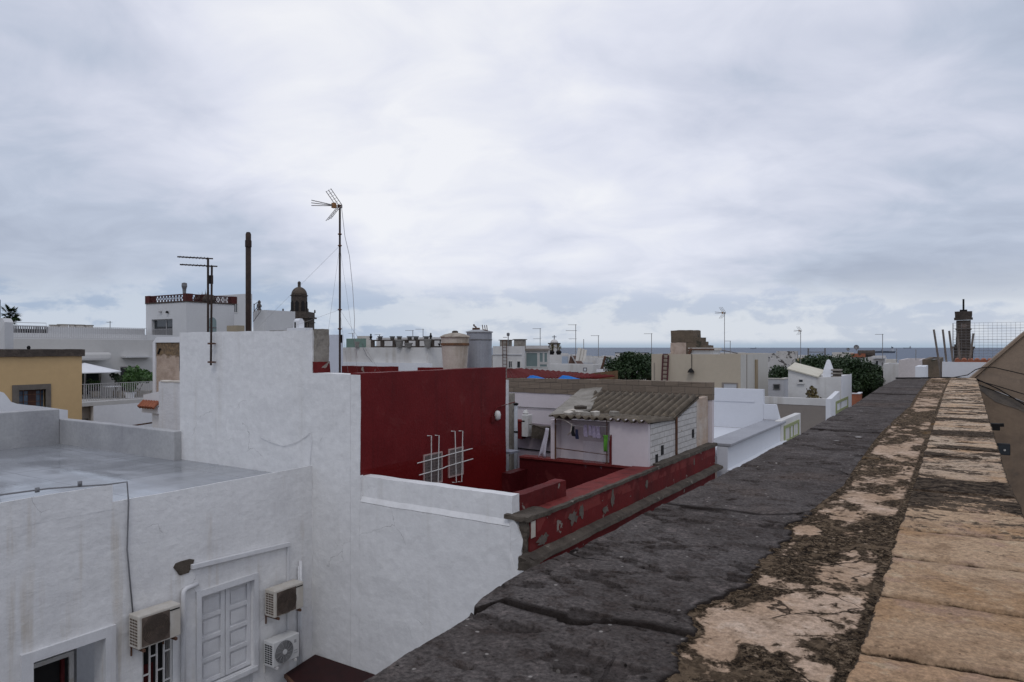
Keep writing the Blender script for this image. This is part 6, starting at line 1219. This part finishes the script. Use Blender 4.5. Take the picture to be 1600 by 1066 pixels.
r = house('dish_house', 'white house with a satellite dish and small dark opening', hp(1330,1384,0,556,92,6,fr=.03), mFarW, par=.25); bxd = hp(1330,1384,0,556,92,6,fr=.03); yq = bxd[2]
window(r,'P',yq,aY(1336.5,562,yq).x,aY(1340.5,562,yq).x,aY(1338,564.5,yq).z,aY(1338,561,yq).z,mull=0); window(r,'P',yq,aY(1368,568,yq).x,aY(1372.5,568,yq).x,aY(1370,572,yq).z,aY(1370,563.5,yq).z,mull=0); window(r,'P',yq,aY(1377,568,yq).x,aY(1381,568,yq).x,aY(1380,572,yq).z,aY(1380,566,yq).z,mull=0)
MB().box(aY(1365,560,yq).x,aY(1384,560,yq).x,yq-.7,yq-.02,aY(1375,560.5,yq).z,aY(1375,559,yq).z).build('canopy', mFarG, r)
q = aT(1348,552,93); rr2 = thing('barrel_hut', 'dark barrel-roofed hut on the white dish house', 'hut', (q.x,q.y,bxd[4]-.2)); MB().box(q.x-1.5,q.x+.3,q.y,q.y+1.5,bxd[4]-.2,q.z-.05).build('wall', mTerra, rr2); MB().tube([(q.x-.6,q.y+.4,q.z-.1),(q.x+1.3,q.y+.9,q.z-.1)],.5,12).build('roof', mDarkSt, rr2)
def dish(px, py, t, R_, label):
    c = aT(px,py,t); r = thing('satellite_dish', label, 'satellite dish', (c.x,c.y,c.z-R_*1.3)); n = Vector((.25,-.85,.35)).normalized(); a = n.orthogonal().normalized(); b = n.cross(a); V = []; F = []
    for j in range(5):
        for k in range(18): s = j/4; V.append(c+(a*math.cos(k*math.pi/9)+b*math.sin(k*math.pi/9))*R_*s+n*(.28*R_*s*s))
    for j in range(4):
        for k in range(18): F.append((j*18+k,j*18+(k+1)%18,(j+1)*18+(k+1)%18,(j+1)*18+k))
    V += [v-n*.03 for v in V]; F += [tuple(i+90 for i in f[::-1]) for f in F]; MB().add(V,F).build('reflector', mGreyMet, r, smooth=True)
    MB().bar(c+b*R_*.8+n*.2*R_, c+n*R_*1.0, .04).lathe((c+n*R_).x,(c+n*R_).y,[(.06,(c+n*R_).z-.06),(.07,(c+n*R_).z+.06)],8).build('feed_arm', mGreyMet, r); MB().bar(c-n*.05,(c.x,c.y,c.z-R_*1.3),.07).build('mast', mGreyMet, r)
dish(1338,543,91,.33,'grey satellite dish standing on the white dish house'); dish(1325,546,98,.22,'small pale satellite dish behind the cream flat house'); dish(1365,549,96,.2,'small satellite dish close to the ship on the sea')
house('white_shed_house', 'white low shed roof house behind the parapet end', hp(1380,1410,0,569,70,4), mFarW, par=.1); house('pinkish_house', 'pinkish white house with flat roof at the parapet end', hp(1404,1448,0,563,60,5), M('pinkish_white',(.60,.545,.53),(.55,.50,.48),.5,rough=.85), par=.2); house('brown_brick_house', 'low brown brick wall between white walls at the parapet end', hp(1441,1474,0,562,40,2), mOldSt, par=.15); house('cream_low_house', 'long low cream house under the trees beyond the parapet', hp(1345,1420,0,575,84,5), mFarW2, par=.2)
house('white_pair_house', 'small white wall block before the brown brick wall', hp(1430,1450,0,573,36,2), mSmooth, par=.1)
labs = ['small white roof hut at the water front, left of the bell turret','low white house between bell turret and tall white mast','white cottage with dark window below the sea horizon, middle of town','cream cottage just behind the flat white house','distant pale house under the sea between two antennas','distant white house behind the dark eave house','distant grey house behind the ruined stair head','distant white block beyond the beige roof','distant cream block seen over the skylight','distant whitewashed house left of the sooty ruin','far white terrace behind the iron frame','far cream terrace behind the orange house','far white house below the moored tanker','far pale house beside the small satellite dish']
spec = [(872,888,552,120),(886,903,554,125),(903,925,556,130),(925,945,557,118),(940,960,556,140),(965,1015,555,130),(1085,1125,551,130),(1120,1165,551,140),(1160,1200,552,135),(1195,1216,552,150),(1246,1265,555,150),(1285,1310,556,140),(1360,1385,559,120),(1380,1402,562,110)]
mats = [mFarW,mFarW,mFarW,mFarW2,mFarW,mFarW,mFarG,mFarW,mFarW2,mSoot,mFarW,mFarW2,mFarW,mFarW2]
for i, (p0, p1, pt, tt) in enumerate(spec):
    b_ = hp(p0,p1,0,pt,tt,6); r = house('sea_front_house', labs[i], b_, mats[i], 'distant houses towards the sea', par=.3)
    yq = b_[2]; wd = b_[1]-b_[0]
    for k in range(1 if wd < 2.5 else 2): u = b_[0]+wd*(.25+.42*k); window(r,'P',yq,u,u+.6,b_[4]-1.7,b_[4]-.8,mull=0)
# --- dark chimney tower, white tiled wall, wire fence and poles beyond the parapet
YT = 22; Xq = lambda px: aY(px,560,YT).x; Zq = lambda py, px=1505: aY(px,py,YT).z; cx = Xq(1505.5); k = abs(Xq(1520)-Xq(1490))/30
r = thing('stone_chimney', 'dark stone chimney tower with thin flue beyond the parapet', 'chimney', (cx,YT+.4,-ZOFF)); cy = YT+.45
def cb(hw, p0, p1, mb): return mb.box(cx-hw*k,cx+hw*k,cy-hw*k,cy+hw*k,Zq(p0),Zq(p1))
m1_ = MB(); cb(15.5,600,545,m1_); cb(17.5,545,542,m1_); cb(14,542,538,m1_); cb(11.5,538,500,m1_); cb(12.8,515,513,m1_); m1_.build('shaft', mDarkSt, r, rough=(.15,.02,3))
m2_ = MB(); cb(15,499,496,m2_); cb(13.5,496,486,m2_); m2_.build('head', mDarkSt, r, rough=(.15,.02,3)); MB().box(cx-6*k,cx+6*k,cy-6*k,cy+6*k,Zq(486),Zq(483)).box(cx-1.6*k,cx+1.6*k,cy-1.6*k,cy+1.6*k,Zq(483),Zq(466)).build('flue', mBlack, r)
MB().box(cx-4*k,cx+5*k,cy-11.7*k,cy-11.4*k,Zq(520),Zq(506)).build('brick_patch', M('worn_brick',(.17,.13,.11),(.10,.08,.07),6,rough=.9,bump=.02,bsc=20), r)
YV = 17.5; Xv = lambda px: aY(px,575,YV).x; Zv = lambda py, px=1510: aY(px,py,YV).z
r = thing('tiled_wall', 'white wall topped with terracotta ridge tiles at the parapet end', 'wall', (Xv(1520),YV,-ZOFF))
MB().box(Xv(1472),Xv(1640),YV,YV+.25,-ZOFF,Zv(566)).build('wall', mSmooth, r, rough=(.3,.006,2)); mb = MB()
for i in range(36): xx = Xv(1492)+.05+i*.115; mb.tube([(xx,YV+.01,Zv(566)+.012),(xx,YV+.34,Zv(566)+.03)],.058,8)
mb.build('ridge_tiles', mTerra, r)
for i, (p0, y0, p1, y1) in enumerate(((1459,515,1467,566),(1473,515,1479,567),(1483,517,1489,567),(1496,521,1500,566),(1521,521,1515,566))):
    a = aY(p0,y0,YV+.1); b2 = aY(p1,y1,YV+.1); b2 = b2+(b2-a)*(.1 if i > 1 else .6)
    tag(MB().tube([b2,a],.021,6).build('leaning_stake', M('grey_stake',(.22,.19,.165),(.13,.11,.10),6,rough=.9) if 'grey_stake' not in bpy.data.materials else bpy.data.materials['grey_stake']), ('grey leaning stake farthest from the dark chimney','grey leaning stake, second from the dark chimney side gap','grey leaning stake just left of the dark chimney','grey stake standing in front of the dark chimney','grey stake leaning the other way, right of the dark chimney')[i], 'stake', 'leaning stakes by the white wall')
r = thing('wire_fence', 'welded wire mesh fence behind the dark stone chimney', 'fence', (Xv(1560),YV+1.2,Zv(566))); YF = YV+1.2; mb = MB(); x0, x1 = aY(1489,505,YF).x, aY(1660,505,YF).x; z0, z1 = aY(1560,566,YF).z, aY(1560,504,YF).z
for i in range(int((x1-x0)/.082)+1): x = x0+i*.082; mb.tube([(x,YF,z0),(x,YF,z1)],.0026,3)
for i in range(15): z = z0+(z1-z0)*i/14; mb.tube([(x0,YF,z),(x1,YF,z)],.0026 if i % 4 else .0042,3)
mb.build('mesh', mAlu, r)
for px in (1489,1640): x = aY(px,505,YF).x; MB().tube([(x,YF,z0-.5),(x,YF,z1)],.009,6).build('post', mAlu, r)
# --- sloping gable wall at the end of the lower terrace
YG = yend+.02; mGab = M('stained_ochre_render', (.235,.17,.118), (.15,.11,.08), 1.9, rough=.9, bump=.006, bsc=12, spots=((.10,.085,.075),1.7,.56,.12), streak=((.10,.085,.075),.5,2.5), fine=.08)
mGab2 = M('pale_ochre_render', (.29,.215,.155), (.22,.165,.12), 1.6, rough=.9, bump=.006, bsc=12, fine=.10, crack=(1.2,.008,.48), spots=((.16,.125,.095),2.2,.60,.1))
r = thing('sloping_gable', 'stained ochre gable wall rising from the end of the stone parapet', 'wall', (1.5,YG,-ZOFF))
g0 = aY(1518,596,YG); g1 = aY(1600,524,YG); sl = (g1.z-g0.z)/(g1.x-g0.x); e0 = aY(1521,598,YG); e1 = aY(1600,652,YG); sl2 = (e1.z-e0.z)/(e1.x-e0.x); xe = 2.6
MB().prism([(g0.x,YG,g0.z),(g0.x+xe,YG,g0.z+sl2*xe*.55),(g0.x+xe,YG,g0.z+sl*xe*.9),(g1.x,YG,g1.z)],(.0,.5,0)).build('gable', mGab2, r, rough=(.3,.006,1.5))
MB().prism([(g0.x,YG-.03,g0.z-.02),(g0.x+xe,YG-.03,g0.z+sl2*xe*.55-.02),(g0.x+xe,YG-.03,-ZOFF),(g0.x-.3,YG-.03,-ZOFF),(g0.x-.3,YG-.03,g0.z-.1)],(0,.5,0)).build('lower_wall', mGab, r, rough=(.2,.010,1.8))
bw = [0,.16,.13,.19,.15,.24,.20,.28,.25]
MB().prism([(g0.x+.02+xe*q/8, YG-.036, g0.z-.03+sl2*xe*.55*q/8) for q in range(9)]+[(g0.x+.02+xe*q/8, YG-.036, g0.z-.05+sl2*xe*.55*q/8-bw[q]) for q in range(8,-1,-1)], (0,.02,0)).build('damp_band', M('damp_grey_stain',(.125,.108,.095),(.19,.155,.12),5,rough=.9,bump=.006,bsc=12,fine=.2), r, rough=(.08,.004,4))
MB().prism([(g0.x-.02,YG-.05,g0.z),(g1.x,YG-.05,g1.z),(g0.x+xe,YG-.05,g0.z+sl*xe*.9),(g0.x+xe,YG-.05,g0.z+sl*xe*.9+.06),(g1.x-.02,YG-.05,g1.z+.035),(g0.x-.06,YG-.05,g0.z+.02)],(0,.6,0)).build('verge', mGab2, r)
q = aZ(1567,703,-.70); 
p = aX(1567,703,.30); r = thing('floodlight', 'small black floodlight on the inner side of the stone parapet', 'floodlight', p)
MB().box(p.x-.04,p.x+.05,p.y-.03,p.y+.05,p.z-.04,p.z+.05).build('housing', mBlack, r, bevel=.006); MB().box(p.x-.035,p.x+.045,p.y-.034,p.y-.031,p.z-.035,p.z+.045).build('lens', mGlass, r); MB().bar((p.x-.2,p.y+.03,p.z+.0),(p.x-.04,p.y+.03,p.z+.0),.02).build('bracket', mBlack, r); MB().lathe(p.x+.01,p.y-.036,[(.008,p.z-.004),(.008,p.z+.008)],8).build('bulb', mWhMet, r)
p = aX(1556,667,.27); tag(MB().box(p.x-.06,p.x+.03,p.y-.04,p.y+.04,p.z-.03,p.z+.03).bar((p.x-.15,p.y,p.z),(p.x+.06,p.y,p.z+.02),.03).build('junction_box', mBlack, bevel=.005), 'small black junction box on the parapet side, before the floodlight', 'junction box')
def cable(pts, rad, label, mat=mBlack): return tag(MB().tube(pts, rad, 6).build('black_cable', mat, smooth=True), label, 'cable')
f = lambda px, py, d=.08: tuple(aY(px,py,YG-d))
cable([tuple(aZ(1400,591,-HP+.03)),f(1440,590.5),f(1480,590),f(1525,592),f(1560,608),f(1600,632),f(1680,680)],.012,'thick black cable lying across the parapet end and down the gable')
cable([f(1490,590),f(1512,586),f(1524,578),f(1536,574),f(1552,574),f(1600,585),f(1680,600)],.008,'thin black cable arching over the gable face')
cable([f(1524,594),f(1550,601),f(1600,616),f(1680,640)],.008,'middle thin black cable sagging over the gable')
# ---------------------------------------------------------------- antennas
RV = Vector((Cs,Hs,0)); DV = Vector((-Hs,Cs,0))
def mast(px, pb, pt, t, label, rad=.02, cat='antenna', mat=None, z0=None):
    b = aT(px,pb,t); z = aT(px,pt,t).z; r = thing('roof_antenna', label, cat, (b.x,b.y,b.z if z0 is None else z0)); MB().tube([(b.x,b.y,b.z if z0 is None else z0),(b.x,b.y,z)],rad,6).build('mast', mat or mAlu, r); return r, Vector((b.x,b.y,z))
def yagi(r, top, L, n, el, ang=0., mat=None, rad=.008, tilt=0):
    d = (-RV*math.cos(ang)+DV*math.sin(ang)+Vector((0,0,tilt))).normalized(); s = d.cross(Vector((0,0,1))).normalized(); mb = MB().bar(top+d*(-.12),top+d*L,rad*2.2)
    for i in range(n): p = top+d*(L*(i+.3)/n); e = el*(1-.35*i/n); mb.tube([p-s*e/2,p+s*e/2],rad*.6,4)
    mb.build('boom', mat or mAlu, r)
def gridant(r, top, sc, ang=0., mat=None):
    d = -RV*math.cos(ang)+DV*math.sin(ang); s = d.cross(Vector((0,0,1))).normalized(); mt = mat or mAlu
    for sg in (1,-1):
        mb = MB(); a0 = top+d*.02*sc; up = Vector((0,0,sg))*.60*sc+d*.46*sc
        for k in range(3): o = s*(k-1)*.28*sc; mb.bar(a0+o,a0+o+up,.022*sc)
        for k in range(6): q = a0+up*(k+.6)/5.8; mb.tube([q-s*.28*sc,q+s*.28*sc],.006*sc,4)
        mb.build('reflector', mt, r)
    for k in (-1,0,1):
        dd = (d+Vector((0,0,.10*k))).normalized(); q0 = top+d*.12*sc; mb = MB().bar(q0,q0+dd*1.05*sc,.026*sc)
        for i in range(9): p = q0+dd*(.16+.1*i)*sc; mb.tube([p-s*.08*sc,p+s*.08*sc],.006*sc,4)
        mb.build('boom', mt, r)
    MB().box(top.x-.07*sc,top.x+.07*sc,top.y-.07*sc,top.y+.07*sc,top.z-.07*sc,top.z+.05*sc).build('clamp', mRust, r); q = top+d*.25*sc; MB().box(q.x-.07*sc,q.x+.07*sc,q.y-.07*sc,q.y+.07*sc,q.z-.1*sc,q.z+.1*sc).build('dipole_box', M('faded_orange_box',(.30,.15,.06),rough=.7) if 'faded_orange_box' not in bpy.data.materials else bpy.data.materials['faded_orange_box'], r)
r, top = mast(531,590,321,16.5,'tall mast with grid reflector television antenna on the red roof',.024,mat=mFlue,z0=-.95); gridant(r, top+Vector((0,0,-.02)), .58, -.6)
for py in (366,384,484,514): q = aT(531,py,16.5); MB().lathe(q.x,q.y,[(.03,q.z-.02),(.055,q.z),(.03,q.z+.02)],8).build('collar', mRust, r)
g = thing('guy_wires', 'thin guy wires and cable of the tall antenna mast', 'wires', (top.x,top.y,-.5)); q = lambda py: aT(531,py,16.5)
for a, b in (((384),aT(400,515,24)),((384),aT(560,590,18)),((384),aT(505,575,17.5)),((484),aT(600,590,20)),((484),aT(430,520,26)),((484),aT(545,590,15.2))): MB().tube([q(a),b],.0028,3).build('guy_wire', mAlu, g)
MB().tube([q(322)+Vector((.05,0,0)),aT(539,370,16.5),aT(546,400,16.6),aT(551,450,16.7),aT(554,500,16.8),aT(553,525,17),aT(558,560,17.5)],.006,4).build('coax_cable', mRail, g)
r, top = mast(325,560,404,18.2,'rusty mast with yagi antenna just behind the tall white wall',.028,mat=mFlue,z0=-.95); yagi(r, top, .72, 9, .5, -.5, mat=mFlue, rad=.014)
yW = YW-.12; b_ = aY(329.5,571,yW); tp = aY(331,416,yW); r = thing('roof_antenna','rusty mast with yagi antenna bracketed to the face of the tall white wall','antenna',(b_.x,yW,b_.z)); MB().tube([(b_.x,yW,b_.z),(tp.x,yW,tp.z)],.024,6).build('mast', mFlue, r); yagi(r, tp, .68, 9, .48, -.5, mat=mFlue, rad=.013)
for py in (537,566): z = aY(330,py,yW).z; MB().bar((b_.x-.1,yW,z),(b_.x+.1,yW,z),.04).bar((b_.x,yW,z),(b_.x,YW,z),.03).build('bracket', mRust, r)
q = aY(330,437,yW); MB().box(q.x-.05,q.x+.02,yW-.04,yW+.04,q.z-.1,q.z+.1).build('amplifier_box', mBlack, r)
L = [(645,545,516,95,'thin antenna with two stubby booms behind the pot row, nearer the pots',1,-.3),(661,545,514,92,'thin antenna with two booms behind the pot row, by the cream tank',1,-.2),(551,545,521,90,'small low antenna above the green roof hut',2,.5),(593,545,523,100,'tiny antenna behind the first dark pots',2,.4),
     (844,546,513,80,'thin antenna on the roof of the glass bay',1,0),(899.5,565,507,78,'tall mast with two side booms over the white houses',1,0),(935,562,524,85,'short antenna left of the dark tree',1,0),(1018,556,521,85,'thin antenna behind the dark tree and beige house',1,0),
     (1132,557,489,44,'tall antenna with looped boom on the beige house roof',3,0),(1141,553,533,120,'tiny distant antenna behind the beige roof',2,.3),(1251,575,517,62,'antenna with bristly head in front of the iron frame',3,0),(1379,575,522,86,'thin mast with one short boom near the tanker',1,0),(912,556,530,100,'bare thin mast over the sea-side roof boards',0,0),(1401,562,545,75,'thin short mast near the parapet end',0,0),(1431,562,546,62,'thin bare mast on the pinkish house',0,0)]
for px, pb, pt, t_, lab, kd, an in L:
    r, top = mast(px,pb+4,pt,t_,lab,.028*t_/60)
    s = t_/60
    if kd == 1: yagi(r, top+Vector((0,0,-.05)), .65*s, 5, .4*s, an, rad=.014*s); 
    if kd == 1 and px in (645,661,899.5,844): yagi(r, top+Vector((0,0,-.9*s if px != 899.5 else -1.6)), .6*s, 4, .4*s, an, rad=.014*s)
    if px == 899.5:
        q = top+Vector((0,0,-.7)); yagi(r, q, .85*s, 3, .4*s, an, rad=.016*s)
    if kd == 2: yagi(r, top, .45*s, 4, .6*s, an, rad=.014*s)
    if kd == 3: gridant(r, top, .8*s if px == 1132 else .6*s, -.3)
p = aT(172,508,62); r = thing('roof_antenna','small cluster antenna on the far white terrace wall','antenna',(p.x,p.y,p.z-.6)); MB().tube([(p.x,p.y,p.z-.6),(p.x,p.y,p.z+.35)],.03).build('mast', mGreyMet, r); yagi(r, p+Vector((0,0,.25)), .4, 4, .5, .5, rad=.02, mat=mGreyMet)
# ---------------------------------------------------------------- ships
def ship(px0, px1, pw, t, label, kind):
    a = aT(px0,pw,t); b = aT(px1,pw,t); z0 = -16.0; L = (b-a).length; d = Vector((b.x-a.x,b.y-a.y,0)).normalized(); n = Vector((-d.y,d.x,0)); h = L*.075; w = L*.07; o = Vector((a.x,a.y,z0))
    r = thing('cargo_ship', label, 'ship', o+d*L/2); P = lambda u, v, z: o+d*(L*u)+n*v+Vector((0,0,z))
    mb = MB(); V = []
    for z, s0, s1 in ((0,.03,.96),(h,.0,1.0)): V += [P(s0,0,z),P(s0+.10,-w,z),P(s1-.02,-w,z),P(s1-.02,w,z),P(s0+.10,w,z)]
    mb.add(V,[(0,1,2,3,4),(9,8,7,6,5)]+[(i,(i+1)%5,5+(i+1)%5,5+i) for i in range(5)]); mb.build('hull', mShipH, r)
    def bx(u0,u1,z0_,z1_,nm,mt,f=.8): MB().add([P(u0,-w*f,z0_),P(u1,-w*f,z0_),P(u1,w*f,z0_),P(u0,w*f,z0_),P(u0,-w*f,z1_),P(u1,-w*f,z1_),P(u1,w*f,z1_),P(u0,w*f,z1_)],[(0,3,2,1),(4,5,6,7),(0,1,5,4),(1,2,6,5),(2,3,7,6),(3,0,4,7)]).build(nm, mt, r)
    bx(.80,.93,h,h*2.6,'bridge_house',mShipW); bx(.86,.90,h*2.6,h*3.4,'funnel',mShipH,.3); bx(.83,.845,h*2.6,h*3.8,'ship_mast',mShipH,.08)
    if kind: bx(.18,.72,h,h*1.18,'deck_pipes',mShipH,.4); bx(.40,.42,h,h*2.0,'crane_post',mShipH,.1)
mShipH = M('hazy_ship_hull', (.065,.078,.10), rough=.7, fine=0); mShipW = M('hazy_ship_white', (.42,.44,.47), rough=.7, fine=0)
ship(1362,1399,551.8,2000,'grey cargo ship lying on the sea beside the white dish house',1); ship(1411,1424,544.4,12500,'distant ship on the sea horizon by the leaning stakes',0); ship(1172,1182,545.2,8000,'very distant ship on the horizon above the beige roof',0)
# ---------------------------------------------------------------- lift everything so that the street is z = 0
for o in SC.objects:
    if o.parent is None: o.location.z += ZOFF
